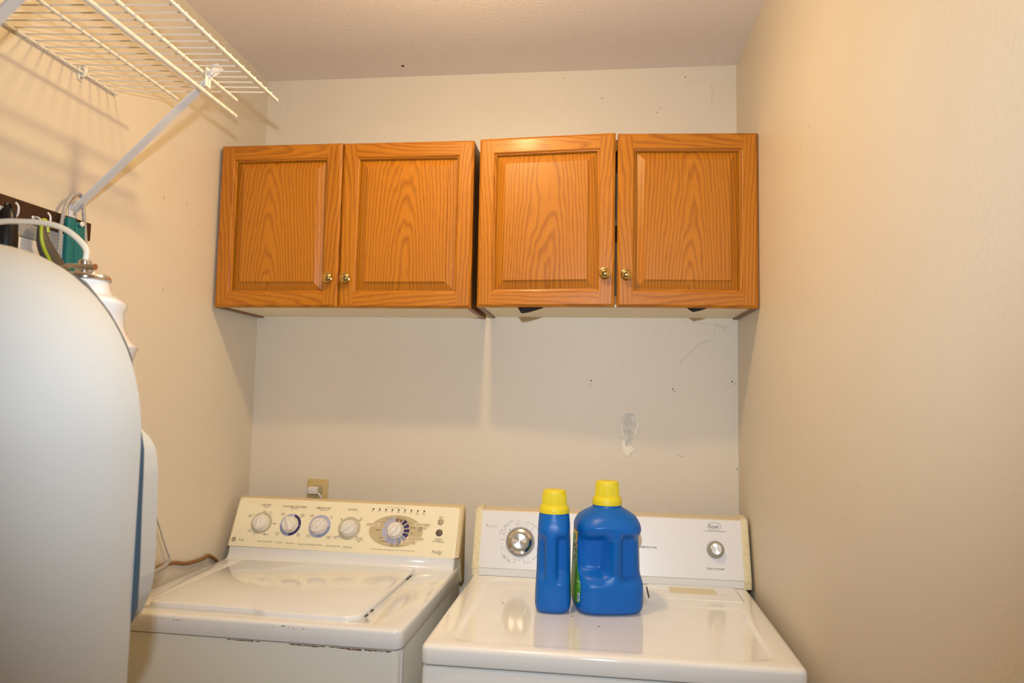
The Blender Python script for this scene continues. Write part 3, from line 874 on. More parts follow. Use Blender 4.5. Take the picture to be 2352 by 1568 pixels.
# ------------------------------------------------------------------ clothes dryer
DZ = .914
da = -.0144
dryer = thing('clothes_dryer', 'white clothes dryer with two chrome knobs on its backsplash, beside the right wall', 'dryer', (.7526, -.1896, 0), da)
DD = .5455
bm = bmesh.new()
loft(bm, [[(p[0], p[1], z) for p in rrect(.002 + i, .735 - i, -DD + .003 + i, .105 - i, .012, 4)] for z, i in ((.0, 0), (DZ - .050, 0), (DZ - .044, .0015), (DZ - .0415, .006))], True, True)
obj('body', bm, M_enam_d, dryer)
bm = bmesh.new()
loft(bm, [[(p[0], p[1], z) for p in rrect(.008, .729, -DD + .010, .10, .010, 3)] for z in (DZ - .043, DZ - .030)], True, True)
obj('top_gap', bm, M_gap, dryer)
bm = bmesh.new()
def O6(ins, r):
    x0_, x1_, y0_, y1_ = ins, .737 - ins, -DD + ins, .125 - ins
    xm, ym = .45, y1_ - .02
    return rpoly([(x0_, y0_), (x1_, y0_), (x1_, ym), (xm + .012, ym + .008), (xm, y1_), (x0_, y1_)], [r, r, .004, .002, .004, r], 5)
def I6(i, r):
    return rpoly([(.052 + i, -.512 + i), (.690 - i, -.512 + i), (.690 - i, -.178 - i), (.468 - i, -.172 - i), (.455 - i, -.022 - i), (.052 + i, -.020 - i)], [r, r, r, .02, .02, r], 5)
rings = [(O6(.003, .014), DZ - .038), (O6(.0006, .016), DZ - .0365), (O6(0, .016), DZ - .034), (O6(0, .016), DZ - .010), (O6(.0012, .015), DZ - .0055), (O6(.004, .014), DZ - .002), (O6(.010, .012), DZ),
         (I6(0, .035), DZ + .0002), (I6(.003, .034), DZ - .0004), (I6(.008, .032), DZ - .0030), (I6(.012, .03), DZ - .0034)]
loft(bm, [[(p[0], p[1], z) for p in r] for r, z in rings], True, True)
obj('top_panel', bm, M_enam_d, dryer, angle=50)
# lint screen cover with its yellowed pull strip
bm = bmesh.new()
loft(bm, [[(p[0], p[1], z) for p in r] for r, z in ((rrect(.474, .703, -.128, -.006, .004, 3), DZ - .0005), (rrect(.475, .702, -.127, -.006, .004, 3), DZ + .0016), (rrect(.477, .700, -.125, -.006, .004, 3), DZ + .0022))], True, True)
lint = obj('lint_screen_cover', bm, M_enam_d, dryer)
bm = bmesh.new(); box(bm, .530, .647, -.079, -.030, DZ + .0022, DZ + .0036, .0006, 1)
obj('pull_strip', bm, M_ivory, lint, label='yellowed pull strip')
bm = bmesh.new(); box(bm, .4715, .4745, -.130, -.03, DZ, DZ + .0005)
obj('lint_gap', bm, M_gap, dryer, smooth=False)
bm = bmesh.new(); box(bm, .7025, .7038, -.126, -.03, DZ, DZ + .0006)
obj('lint_gap', bm, M_gap, dryer, smooth=False)
# console
dez = Vector((0, .045, .146)).normalized(); dnr = Vector((0, -.146, .045)).normalized(); dbase = Vector((0, 0, .934))
def dp(u, v, h=0.0): return Vector((u, 0, 0)) + dbase + dez * v + dnr * h
PT = .1555
t_ = dp(0, PT)
def cprof(o):   # outer profile, o = outward offset
    return [(-.001 - o, DZ - .001), (-.001 - o, .9335), (-.0005 - o, .9345), (t_.y - o, t_.z - .002), (t_.y + .003 - o * .5, t_.z + .002 + o * .6), (t_.y + .010, t_.z + .0042 + o), (.100, t_.z + .006 + o), (.106, t_.z), (.106, DZ - .001)]
bm = bmesh.new(); sweep_x(bm, cprof(-.002), .010, .737)
obj('console_housing', bm, M_consoletop, dryer, angle=30)
bm = bmesh.new()
pq = [(.0195, .0008), (.7275, .0008), (.7275, PT - .001), (.0195, PT - .001)]
loft(bm, [[dp(*p, -.004) for p in pq], [dp(*p, .0006) for p in pq]], True, True)
dpanel = obj('control_panel', bm, M_panelw, dryer, smooth=False)
bm = bmesh.new(); box(bm, .0195, .7275, -.0022, .01, DZ + .001, .9332, .0006, 1)
obj('base_strip', bm, M_strip, dryer)
for x0_, x1_ in ((.0, .0195), (.7275, .747)):
    bm = bmesh.new()
    a = cprof(.0018)
    out = x0_ < .1
    rings = []
    for f, o in ((0, .0035), (.15, .001), (.35, 0), (1, 0)):
        x = x0_ + (x1_ - x0_) * (f if out else 1 - f)
        rings.append([(x, y + (o if i < 5 else 0), z - (o if 3 < i < 8 else 0)) for i, (y, z) in enumerate(a)])
    loft(bm, rings, True, True)
    box(bm, x0_ - .0004, x1_ + .0004, -.0034, .02, .9330, .9338)
    obj('end_cap', bm, M_ivory, dryer, angle=30, label='yellowed plastic end cap')
# timer dial print
bm = bmesh.new()
HD = .0010
KC = (.1310, .0735)
def line(bm, pts, wd=.0005, mi=0, f=dp, h=HD):
    for (a, b), (c, d) in zip(pts[:-1], pts[1:]):
        v = Vector((c - a, d - b)).normalized(); n = Vector((-v.y, v.x)) * wd / 2
        fc = bm.faces.new([bm.verts.new(f(x, y, h)) for x, y in ((a - n.x, b - n.y), (c - n.x, d - n.y), (c + n.x, d + n.y), (a + n.x, b + n.y))]); fc.material_index = mi
def arc(a0, a1, r, gaps=()):
    n = 24
    pts = [(KC[0] + r * math.cos(D(a0 + (a1 - a0) * i / n)), KC[1] + r * math.sin(D(a0 + (a1 - a0) * i / n))) for i in range(n + 1)]
    for i, (p, q) in enumerate(zip(pts[:-1], pts[1:])):
        am = a0 + (a1 - a0) * (i + .5) / n
        if not any(g0 < am < g1 for g0, g1 in gaps): line(bm, [p, q], .00045)
def spoke(a, r0, r1): line(bm, [(KC[0] + r * math.cos(D(a)), KC[1] + r * math.sin(D(a))) for r in (r0, r1)], .0005)
def arc_text(s, a0, a1, r, hh, mi=0, inward=False):
    n = len(s)
    for i, c in enumerate(s):
        if c == ' ': continue
        a = D(a0 + (a1 - a0) * i / max(n - 1, 1))
        rot = a - PI / 2 if not inward else a + PI / 2
        def xf(x, y, a=a, rot=rot): return dp(KC[0] + r * math.cos(a) + x * math.cos(rot) - y * math.sin(rot), KC[1] + r * math.sin(a) + x * math.sin(rot) + y * math.cos(rot), HD)
        text_bm(bm, c, None, hh, xf, mi, 0, .02, res=1)
for a0, a1 in ((94, 176), (200, 257), (284, 345), (16, 72)):
    g = {94: ((102, 172),), 200: ((208, 250),), 284: ((290, 340),), 16: ((22, 52),)}[a0]
    arc(a0, a1, .0575, g); spoke(a0, .045, .0575); spoke(a1, .044, .0575)
arc_text('AUTO SENSE DRY', 162, 112, .0605, .0030)
arc_text('(high heat)', 150, 122, .0555, .0024)
arc_text('TIMED DRY', 214, 246, .0605, .0030, inward=True)
arc_text('(high heat)', 222, 242, .0565, .0022, inward=True)
arc_text('NO HEAT', 294, 330, .0590, .0030, inward=True)
arc_text('FLUFF', 60, 38, .0600, .0028)
for s, a, r in (('OFF', 82, .0500), ('OFF', 187, .0510), ('OFF', 270, .0490), ('MORE', 102, .050), ('DRY', 107, .0495), ('LESS', 155, .050), ('DRY', 160, .0495), ('70', 215, .049), ('50', 232, .0485), ('30', 252, .0485), ('20', 300, .049), ('DELICATE', 48, .051), ('60', 66, .049)):
    aa = D(a); rot = aa + (PI if 90 < a < 270 and a != 187 else 0)
    def xf(x, y, aa=aa, rot=rot, r=r): return dp(KC[0] + r * math.cos(aa) + x * math.cos(rot) - y * math.sin(rot), KC[1] + r * math.sin(aa) + x * math.sin(rot) + y * math.cos(rot), HD)
    text_bm(bm, s, None, .0026, xf, 1, res=1)
def disc_d(u, v, r0, r1, mi=0, n=24, ry=1.0, h=HD):
    for i in range(n):
        t0, t1 = 2 * PI * i / n, 2 * PI * (i + 1) / n
        f = bm.faces.new([bm.verts.new(dp(u + r * math.cos(t), v + r * ry * math.sin(t), h)) for r, t in (((r1, t0), (r1, t1), (r0, t1), (r0, t0)) if r0 > 0 else ((r1, t0), (r1, t1), (0, 0)))]); f.material_index = mi
disc_d(.0353, .1146, 0, .0017); disc_d(KC[0] - .031, KC[1] + .031, 0, .0015)
text_bm(bm, 'cycle signal', .0265, .0022, lambda x, y: dp(.0521 + x, .1146 + y, HD), 1, res=1)
text_bm(bm, 'selected items', .0265, .0022, lambda x, y: dp(.0521 + x, .1102 + y, HD), 1, res=1)
# oval badge and captions on the right
disc_d(.6573, .1372, .0169, .0178, 0, 48, .62)
text_bm(bm, 'Roper', .0268, .0098, lambda x, y: dp(.6573 + x, .1372 + y, HD), 0, 0, .0, res=4)
text_bm(bm, 'BY  WHIRLPOOL  CORPORATION', .0575, .0020, lambda x, y: dp(.6578 + x, .1245 + y, HD), 0, 0, .02, res=2)
text_bm(bm, 'PUSH TO START', .0455, .0048, lambda x, y: dp(.6568 + x, .0273 + y, HD), 0, 0, .01, res=3)
text_bm(bm, 'TEMPERATURE', .0470, .0044, lambda x, y: dp(.4800 + x, .0749 + y, HD), 0, 0, .01, res=3)
obj('panel_lettering', bm, [M_txt, M_txtg2], dpanel, smooth=False)
Rd = Matrix((Vector((1, 0, 0)), dez, dnr)).transposed().to_4x4()
def place_d(o, u, v, h=.0006):
    mm = Rd.copy(); mm.translation = dp(u, v, h); o.matrix_local = mm
# timer knob: grey skirt, chrome cone, brushed cap
bm = bmesh.new(); lathe(bm, [(.0405, 0), (.0405, .0012), (.0395, .0022), (.0365, .0030), (.0355, .0012), (.0001, .0012)], 56)
kn = obj('timer_knob', bm, M_kgrey2, dryer); place_d(kn, *KC)
bm = bmesh.new(); lathe(bm, [(.0345, .001), (.0352, .003), (.0335, .0065), (.0262, .0095), (.0255, .0095), (.0001, .0095)], 56)
obj('chrome_bezel', bm, M_chrome, kn, angle=20, label='chrome bezel')
bm = bmesh.new(); lathe(bm, [(.0262, .0092), (.0255, .0105), (.0235, .020), (.0215, .0215), (.0205, .0212), (.0001, .0208)], 48)
obj('grip', bm, M_kgrey, kn, angle=25)
bm = bmesh.new(); lathe(bm, [(.0198, .0209), (.0198, .0217), (.0188, .0222), (.0001, .0222)], 48)
obj('cap_disc', bm, M_spun, kn, angle=20, label='spun metal cap disc')
# start knob
bm = bmesh.new(); lathe(bm, [(.0225, 0), (.0228, .004), (.0215, .0062), (.0195, .0075), (.0165, .017), (.0145, .0195), (.0001, .0195)], 44)
ks = obj('start_knob', bm, M_kgrey, dryer, angle=30); place_d(ks, .6575, .0765)
bm = bmesh.new(); lathe(bm, [(.0146, .0193), (.0146, .0203), (.0134, .0208), (.0132, .0204), (.0001, .0204)], 44)
obj('cap_disc', bm, M_spun, ks, angle=20, label='spun metal cap disc')
# temperature knob, mostly behind the bottles
kt = copy_obj(ks, dryer); kt.name = 'temperature_knob'; place_d(kt, .400, .0765)
for ch in [c for c in ks.children]: copy_obj(ch, kt)
bm = bmesh.new()
for x, y in ((.29, -.30), (.35, -.36), (.12, -.23)):
    prism(bm, [(x + .0022 * math.cos(t * PI / 4), y + .0018 * math.sin(t * PI / 4)) for t in range(8)], 'z', DZ - .0045, DZ - .0029)
obj('speck_marking', bm, M_gap, dryer, smooth=False)
# ------------------------------------------------------------------ detergent bottles
def sstep(a, b, x):
    t = max(0., min(1., (x - a) / (b - a))); return t * t * (3 - 2 * t)
def lerp_tab(tab, z):
    if z <= tab[0][0]: return tab[0][1:]
    for p, q in zip(tab[:-1], tab[1:]):
        if z <= q[0]:
            t = sstep(0, 1, (z - p[0]) / (q[0] - p[0])) if False else (z - p[0]) / (q[0] - p[0])
            return tuple(a + (b - a) * t for a, b in zip(p[1:], q[1:]))
    return tab[-1][1:]
def catmull_tab(tab, n):
    P = [Vector((r[0], r[1], r[2])) for r in tab]; E = [r[3] for r in tab]
    pts = smooth_path(P, n); out = []
    for i, p in enumerate(pts):
        f = i / n; k = min(int(f), len(E) - 1); k2 = min(k + 1, len(E) - 1)
        out.append((p.x, max(p.y, .001), max(p.z, .001), E[k] + (E[k2] - E[k]) * (f - int(f))))
    return out
class Bottle:
    def __init__(s, tab, pockets, N=168, sub=7):
        s.rows = catmull_tab(tab, sub); s.pk = pockets; s.N = N
    def point(s, th, row, off=0.0):
        z, a, b, e = row
        c, q = math.cos(th), math.sin(th)
        x = a * math.copysign(abs(c) ** (2 / e), c); y = b * math.copysign(abs(q) ** (2 / e), q)
        n = Vector((math.copysign(abs(c) ** (2 - 2 / e) / a, c) if abs(c) > 1e-9 else 0, math.copysign(abs(q) ** (2 - 2 / e) / b, q) if abs(q) > 1e-9 else 0)).normalized()
        p = Vector((x, y, z))
        # grip pockets pressed into the front
        for (x0, x1, z0, z1, dep, sx, sz, slope) in s.pk:
            if y < 0:
                mx = sstep(x0 - sx, x0 + sx, x) * (1 - sstep(x1 - sx, x1 + sx, x))
                rr = .016
                mz = sstep(z0 - sz, z0 + sz, z) * (1 - sstep(z1 - sz, z1 + sz, z))
                mk = mx * mz
                p.y += dep * mk * min(1, (-y) / (b * .6))
                p.x += -slope * mk
        return p + Vector((n.x, n.y, 0)) * off
    def body(s):
        bm = bmesh.new()
        loft(bm, [[s.point(2 * PI * i / s.N, r) for i in range(s.N)] for r in s.rows], True, True)
        return bm
def cap_mesh(z0, r_skirt, h_skirt, r_cap, h_cap, ribs=44):
    bm = bmesh.new()
    lathe(bm, [(r_skirt - .0015, z0), (r_skirt, z0 + .001), (r_skirt, z0 + h_skirt * .55), (r_skirt - .001, z0 + h_skirt * .75), (r_skirt - .0035, z0 + h_skirt), (r_cap, z0 + h_skirt + .0004)], 56)
    n = ribs * 4; rings = []
    def ring(r, z, amp): return [((r + amp * (1 if k % 4 in (0, 1) else 0)) * math.cos(2 * PI * k / n), (r + amp * (1 if k % 4 in (0, 1) else 0)) * math.sin(2 * PI * k / n), z) for k in range(n)]
    zt = z0 + h_skirt + h_cap
    for r, z, a in ((r_cap, z0 + h_skirt - .001, .0009), (r_cap - .0010, zt - .010, .0009), (r_cap - .0014, zt - .006, .0002), (r_cap - .0018, zt - .003, 0), (r_cap - .0035, zt - .0008, 0), (r_cap - .006, zt, 0)):
        rings.append(ring(r, z, a))
    loft(bm, rings, True, True)
    return bm
DTOP = DZ - .0034
def bottle(name, label, loc, rz, tab, pockets, cap, lab):
    B = Bottle(tab, pockets)
    t = thing(name, label, 'bottle', loc, rz, 'blue detergent bottles on the dryer')
    obj('body', B.body(), M_blue, t, angle=60)
    obj('cap', cap_mesh(*cap), M_cap, t, angle=28, label='yellow ribbed screw cap')
    lab(B, t)
    return t
def row_at(B, z):
    for p, q in zip(B.rows[:-1], B.rows[1:]):
        if p[0] <= z <= q[0] and q[0] > p[0]:
            f = (z - p[0]) / (q[0] - p[0]); return (z,) + tuple(a + (b - a) * f for a, b in zip(p[1:], q[1:]))
    return (z,) + tuple(B.rows[-1][1:])
def label_patch(B, t, edge_lo, edge_hi, z0, z1, paint, text=None):
    """label on the bottle's side; s runs along theta, edges vary with height"""
    bm = bmesh.new(); NS, NT = 56, 60
    g = []
    for j in range(NT + 1):
        f = j / NT; z = z0 + (z1 - z0) * f; r = row_at(B, z)
        lo, hi = edge_lo(f), edge_hi(f)
        g.append([bm.verts.new(B.point(lo + (hi - lo) * i / NS, r, .0005)) for i in range(NS + 1)])
    for j in range(NT):
        for i in range(NS):
            fc = bm.faces.new((g[j][i], g[j][i + 1], g[j + 1][i + 1], g[j + 1][i]))
            fc.material_index = paint((i + .5) / NS, (j + .5) / NT)
    lo = obj('label', bm, [M_green, M_lyel, M_white, M_red, M_blue], t, angle=60, label='green and yellow printed label')
    if text:
        bm = bmesh.new()
        for (s, th, z, wd, hh, mi, rot) in text:
            # x runs around the bottle, y up; rot in quarter turns
            R_ = .07
            def xf(x, y, th=th, z=z, rot=rot, up=.0009 if mi == 0 else .0012):
                if rot: x, y = -y, x
                zz = z + y
                return B.point(th + x / R_, row_at(B, zz), up)
            text_bm(bm, s, wd, hh, xf, mi, 0, .05 if mi == 0 and rot else 0.0, res=2)
        obj('label_print', bm, [M_txt, M_white], lo, smooth=False)

# large jug
tabB = [(0.0, .064, .056, 3.0), (.003, .072, .067, 3.4), (.012, .0785, .075, 3.8), (.04, .0800, .0765, 4.2), (.075, .0785, .0765, 4.2), (.10, .0775, .0765, 4.2), (.15, .0760, .0760, 4.0), (.180, .0755, .0760, 3.6),
        (.192, .0765, .0765, 3.2), (.203, .0745, .074, 2.8), (.218, .066, .064, 2.4), (.231, .046, .046, 2.1), (.236, .0365, .0365, 2.0), (.240, .0345, .0345, 2.0), (.250, .0340, .0340, 2.0)]
def labB(B, t):
    def paint(s, f):
        if f > .93: return 1
        if f > .78 and s > .72: return 3 if .80 < f < .86 and s > .86 else 1
        if .80 < s < .965 and .025 < f < .155:
            if .815 < s < .94 and .045 < f < .135: return 4 if int(s * 260) % 2 else 2
            return 2
        return 0
    hi = lambda f: PI + (.52 if f < .05 else .60 if f < .28 else .60 - (f - .28) * .95 if f < .52 else .37 - (f - .52) * .25)
    txt = [('Sparkling', PI + .44, .073, .020, .0045, 1, 0), ('Fresh', PI + .46, .064, .012, .0045, 1, 0), ('XTRA', PI + .16, .135, .060, .030, 0, 1), ('XTRA', PI + .16, .135, .056, .026, 1, 1), ('2X CONCENTRATED', PI + .26, .085, .03, .0045, 0, 1)]
    label_patch(B, t, lambda f: PI - .55, hi, .024, .182, paint, txt)
bottle('detergent_bottle', 'wide blue detergent jug with yellow cap, the larger of the two on the dryer', (1.1165, -.411, DTOP), math.radians(11), tabB,
       [(-.070, -.008, .092, .170, .026, .008, .010, .004), (-.12, -.009, .078, .184, .014, .011, .015, .0), (.021, .10, .078, .176, .030, .009, .013, 0)],
       (.2415, .0355, .019, .0282, .0375), labB)
# slim bottle
tabA = [(0.0, .028, .030, 2.8), (.003, .035, .039, 3.2), (.012, .0405, .045, 3.6), (.04, .0412, .0465, 3.8), (.08, .0395, .0465, 3.8), (.14, .0385, .0455, 3.6), (.175, .0378, .0455, 3.2), (.195, .0375, .0435, 2.8),
        (.210, .0366, .039, 2.3), (.220, .0356, .036, 2.0), (.226, .0345, .0345, 2.0), (.235, .0340, .0340, 2.0)]
def labA(B, t):
    def paint(s, f):
        return 2 if f < .42 and .25 < s < .95 else 4
    def paint2(s, f):
        return 3 if f > .8 else (2 if int(f * 22) % 3 == 0 else 0)
    label_patch(B, t, lambda f: PI - .5, lambda f: PI + .20, .012, .14, paint)
    label_patch(B, t, lambda f: -.20, lambda f: .5, .02, .165, paint2)
bottle('detergent_bottle', 'slim blue detergent bottle with yellow cap, the narrower of the two on the dryer', (.9915, -.447, DTOP), math.radians(1), tabA,
       [(-.075, -.018, .082, .172, .022, .005, .012, 0), (.0085, .075, .080, .172, .022, .005, .012, 0)],
       (.2235, .0355, .0175, .0285, .0365), labA)

# ------------------------------------------------------------------ wall outlet with plug-in charger
outlet = thing('wall_outlet', 'aged yellow electrical outlet plate low on the back wall behind the washing machine', 'outlet', (.2265, 0, 1.082))
bm = bmesh.new(); box(bm, -.0335, .0335, -.0055, -.0003, -.055, .054, .002, 2); obj('cover_plate', bm, M_outlet, outlet)
for zc in (.021, -.021):
    bm = bmesh.new(); prism(bm, [tuple(q) for q in rrect(-.017, .017, zc - .0145, zc + .0145, .009, 4)], 'y', -.0072, -.005, bev=.0006); obj('receptacle', bm, M_recept, outlet)
bm = bmesh.new(); lathe(bm, [(.003, 0), (.0026, .001), (.0001, .0013)], 12, 0, Matrix.Translation((0, -.0055, 0)) @ Matrix.Rotation(PI / 2, 4, 'X')); obj('screw', bm, M_kgrey, outlet)
ch = thing('phone_charger', 'small white plug-in charger with thin cord in the upper socket of the outlet', 'charger', (.2185, -.0073, 1.1025))
bm = bmesh.new(); loft(bm, [[(p[0], y, p[1]) for p in rrect(-.0155 + i, .0155 - i, -.0115 + i, .0115 - i, .004, 4)] for y, i in ((0, .001), (-.002, 0), (-.019, .0004), (-.0215, .0015), (-.0225, .004))], True, True); obj('body', bm, M_wplast, ch)
bm = bmesh.new(); tube(bm, [(.0155, -.012, -.008), (.021, -.012, -.013), (.026, -.011, -.0205)], lambda t: .0032 - .001 * t, n=10, sub=4); obj('strain_relief', bm, M_wplast, ch)
bm = bmesh.new(); tube(bm, [(.0255, -.011, -.020), (.031, -.010, -.032), (.0325, -.010, -.052), (.030, -.014, -.09)], .0016, n=8, sub=5); obj('cord', bm, M_wplast, ch)
pg = thing('power_plug', 'black power plug in the lower socket of the outlet behind the washing machine', 'plug', (.2265, -.0073, 1.0635))
bm = bmesh.new(); loft(bm, [[(p[0], y, p[1]) for p in rrect(-.0155 + i, .0155 - i, -.0145 + i, .0145 - i, .004, 4)] for y, i in ((0, .0005), (-.012, 0), (-.018, .004), (-.021, .006))], True, True)
tube(bm, [(0, -.010, -.010), (0, -.012, -.03), (.01, -.014, -.08)], .003, n=8, sub=4); obj('body', bm, M_black, pg)

# ------------------------------------------------------------------ cords along the left wall
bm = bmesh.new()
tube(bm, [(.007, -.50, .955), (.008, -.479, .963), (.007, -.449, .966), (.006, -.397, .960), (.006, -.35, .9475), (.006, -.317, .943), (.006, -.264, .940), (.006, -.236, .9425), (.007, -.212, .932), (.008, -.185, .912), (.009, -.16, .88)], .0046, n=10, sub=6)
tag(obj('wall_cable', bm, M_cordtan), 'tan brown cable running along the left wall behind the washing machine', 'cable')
bm = bmesh.new()
tube(bm, [(.010, -.515, 1.125), (.010, -.497, 1.100), (.010, -.485, 1.083), (.010, -.465, 1.047), (.010, -.440, 1.002), (.012, -.430, .982), (.016, -.440, .972), (.018, -.462, .967), (.015, -.49, .962), (.010, -.525, .955), (.008, -.56, .951)], lambda t: .0018 + .0030 * sstep(.35, .7, t), n=10, sub=6)
tag(obj('braided_cord', bm, M_braid), 'grey braided cord bending down the left wall beside the white appliance', 'cord')

# ------------------------------------------------------------------ wire shelf on the left wall
shelf = thing('wire_shelf', 'white wire shelf on the left wall under the ceiling, held by slanted metal brackets', 'shelf', (0, -.722, 2.0768))
def sz(x): return -.0165 * (x - .008) / .367    # the shelf sags slightly to the front
def rail(name, x, y0, y1, z, r):
    bm = bmesh.new()
    n = 14; rings = []
    for y, k in ((y0, .4), (y0 + .002, .9), (y0 + .004, 1), (y1 - .004, 1), (y1 - .002, .9), (y1, .4)):
        rings.append([(x + r * k * math.cos(2 * PI * i / n), y, z + r * k * math.sin(2 * PI * i / n)) for i in range(n)])
    loft(bm, rings, True, True)
    return obj(name, bm, M_wire, shelf, label=None)
Y0 = -1.10
rail('rail', .0075, Y0, .004, -.0075, .0030)
rail('rail', .1370, Y0, .030, sz(.137) - .0058, .0034)
rail('rail', .2780, Y0, .031, sz(.278) - .0062, .0040)
rail('rail', .3740, Y0, .031, sz(.374) - .0058, .0036)
o = rail('hanging_rod', .2780, Y0, .031, sz(.278) - .043, .0048)
bm = bmesh.new()
tube(bm, [(.0035, 0, -.0105), (.0035, 0, -.002), (.0055, 0, .0), (.012, 0, sz(.012)), (.20, 0, sz(.2)), (.3630, 0, sz(.363)), (.3650, 0, sz(.365) - .0010)], .0015, n=6, sub=3)
w0 = obj('cross_wire', bm, M_wire, shelf)
for i in range(43):
    o = w0 if i == 0 else copy_obj(w0, shelf)
    o.location = (0, -.0246 * i, 0)
bm = bmesh.new()   # wall clip with screw
loft(bm, [[(x, p[0], p[1]) for p in rrect(-.008, .008, -.024, .008, .005, 4)] for x in (.0004, .004)], True, True)
tube(bm, [(.002, -.0005, .006), (.010, 0, .0045), (.0125, 0, -.004), (.010, 0, -.013), (.003, 0, -.015)], .0042, n=8, sub=4)
clip = obj('wall_clip', bm, M_wire, shelf); clip.location = (0, -.1025, 0)
bm = bmesh.new(); lathe(bm, [(.0042, 0), (.0036, .0016), (.0001, .0024)], 14, 0, Matrix.Translation((.004, 0, -.0185)) @ Matrix.Rotation(PI / 2, 4, 'Y')); obj('screw', bm, M_chrome, clip)
c2 = copy_obj(clip, shelf, (0, -.60, 0)); copy_obj(clip.children[0], c2)
def strut_mesh():
    bm = bmesh.new()
    # U-shaped channel from the wall foot up to the rod
    a, b = Vector((.004, 0, -.3005)), Vector((.262, 0, -.0545))
    d = (b - a).normalized(); n = Vector((-d.z, 0, d.x))
    hw, th = .0097, .0035
    def ring(p, s=1): return [p + Vector((0, -hw * s, 0)) + n * th * .5, p + Vector((0, -hw * s, 0)) - n * th * .5, p + Vector((0, hw * s, 0)) - n * th * .5, p + Vector((0, hw * s, 0)) + n * th * .5]
    loft(bm, [ring(a), ring(a + d * .02), ring(b)], True, True)
    c = Vector((.288, 0, -.024))
    e = Vector((.300, 0, -.010))
    hw = .005
    loft(bm, [ring(b - d * .004), ring(c), ring(e)], True, True)
    hw = .012; th = .004
    loft(bm, [ring(c + d * .006, .7), ring(e, 1.1), ring(e + d * .012, 1.1)], True, True)
    box(bm, .0006, .0036, -.0105, .0105, -.3165, -.290, .001, 1)
    return bm
st = obj('bracket', strut_mesh(), M_strut, shelf, angle=30); st.location = (0, -.098, 0)
bm = bmesh.new(); box(bm, .2832, .2862, -.0095, .0095, -.046, -.006, .0008, 1)
hp = obj('rod_hanger', bm, M_wire, st)
bm = bmesh.new(); lathe(bm, [(.0042, 0), (.0042, .0006), (.0001, .0007)], 14, 0, Matrix.Translation((.0036, .002, -.3075)) @ Matrix.Rotation(PI / 2, 4, 'Y'))
sh_ = obj('screw_hole', bm, M_kgrey, st)
s2 = copy_obj(st, shelf, (0, -.503, 0))
for c_ in (hp, sh_): copy_obj(c_, s2)

# ------------------------------------------------------------------ hook rail and what hangs on it
rail_o = thing('hook_rail', 'dark brown wooden hook rail on the left wall below the wire shelf', 'hook rail', (0, -.777, 1.718))
bm = bmesh.new()
loft(bm, [[(x, p[0], p[1]) for p in ((-.42 + i, .001 + i), (-i, .003 + i), (-i, .0405 - i), (-.42 + i, .0385 - i))] for x, i in ((.0008, 0), (.010, 0), (.012, .0015))], True, True)
obj('board', bm, M_dwood, rail_o, smooth=False)
def hook_mesh():
    bm = bmesh.new()
    tube(bm, [(.011, 0, 0), (.020, .0, .001), (.028, .001, -.004), (.033, .0015, -.014), (.041, .001, -.0185), (.049, -.001, -.012), (.051, -.003, .001), (.047, -.005, .008)], .0018, n=8, sub=5)
    lathe(bm, [(.0036, 0), (.0040, .0015), (.0022, .0035)], 12, 0, Matrix.Translation((.0115, 0, 0)) @ Matrix.Rotation(PI / 2, 4, 'Y'))
    return bm
h0 = obj('hook', hook_mesh(), M_hook, rail_o)
for i, (y, z) in enumerate(((-1.006, 1.7305), (-.932, 1.7315))):
    o = h0 if i == 0 else copy_obj(h0, rail_o)
    o.location = (0, y + .777, z - 1.718)
bm = bmesh.new()
lathe(bm, [(.002, 0), (.002, .022), (.005, .024), (.0055, .026), (.004, .028), (.0001, .0285)], 16, 0, Matrix.Translation((.011, 0, 0)) @ Matrix.Rotation(PI / 2, 4, 'Y'))
o = obj('peg', bm, M_hook, rail_o); o.location = (0, -.835 + .777, 1.7425 - 1.718)

# teal scraper on the peg
tl = thing('scraper', 'teal plastic tool hanging at the right end of the dark hook rail', 'cleaning tool', (.026, -.845, 1.56))
bm = bmesh.new()
box(bm, -.002, .008, -.0235, -.0025, .03, .190, .0025, 2)
obj('grip', bm, M_teal, tl)
bm = bmesh.new(); box(bm, .000, .006, .0003, .0260, .0, .186, .0022, 2)
obj('blade', bm, M_teal, tl)
bm = bmesh.new(); box(bm, .0055, .0068, .0010, .0250, .075, .0775, .0005, 1); obj('rib', bm, M_teal, tl)
bm = bmesh.new(); box(bm, -.012, -.009, -.016, -.0035 , .02, .157, .001, 1); obj('backing', bm, M_wplast, tl, label='white backing strip')

# grey and lime brush handle on the middle hook
bh = thing('brush', 'grey and lime green brush handle hanging from the middle hook of the dark rail', 'brush', (.044, -.928, 1.55))
path = [(.0, -.018, .168), (.001, -.0175, .150), (.002, -.012, .130), (.004, .002, .108), (.006, .020, .090), (.009, .038, .070), (.012, .056, .046), (.014, .068, .02)]
bm = bmesh.new(); tube(bm, path, lambda t: .0075 + .0095 * sstep(0, .45, t) + .003 * sstep(.5, 1, t), n=20, sub=7, flat=.75, up=Vector((0, -1, .3)))
hb = obj('handle', bm, M_tool, bh)
bm = bmesh.new()
sp_ = [(p[0] + .0055, p[1] - .007 - .0045 * min(1, i / 3), p[2] - .003 * min(1, i / 2)) for i, p in enumerate(path)]
tube(bm, sp_, lambda t: .0028 + .0012 * sstep(.1, .5, t), n=10, sub=7); obj('stripe', bm, M_lime, hb, label='lime green stripe')
bm = bmesh.new(); tube(bm, [(-.001, -.021, .166), (.001, -.019, .1715), (.003, -.0145, .1735), (.003, -.009, .166), (.003, -.006, .152)], .0035, n=10, sub=5); obj('hanging_loop', bm, M_lime, bh, label='lime green hanging loop')

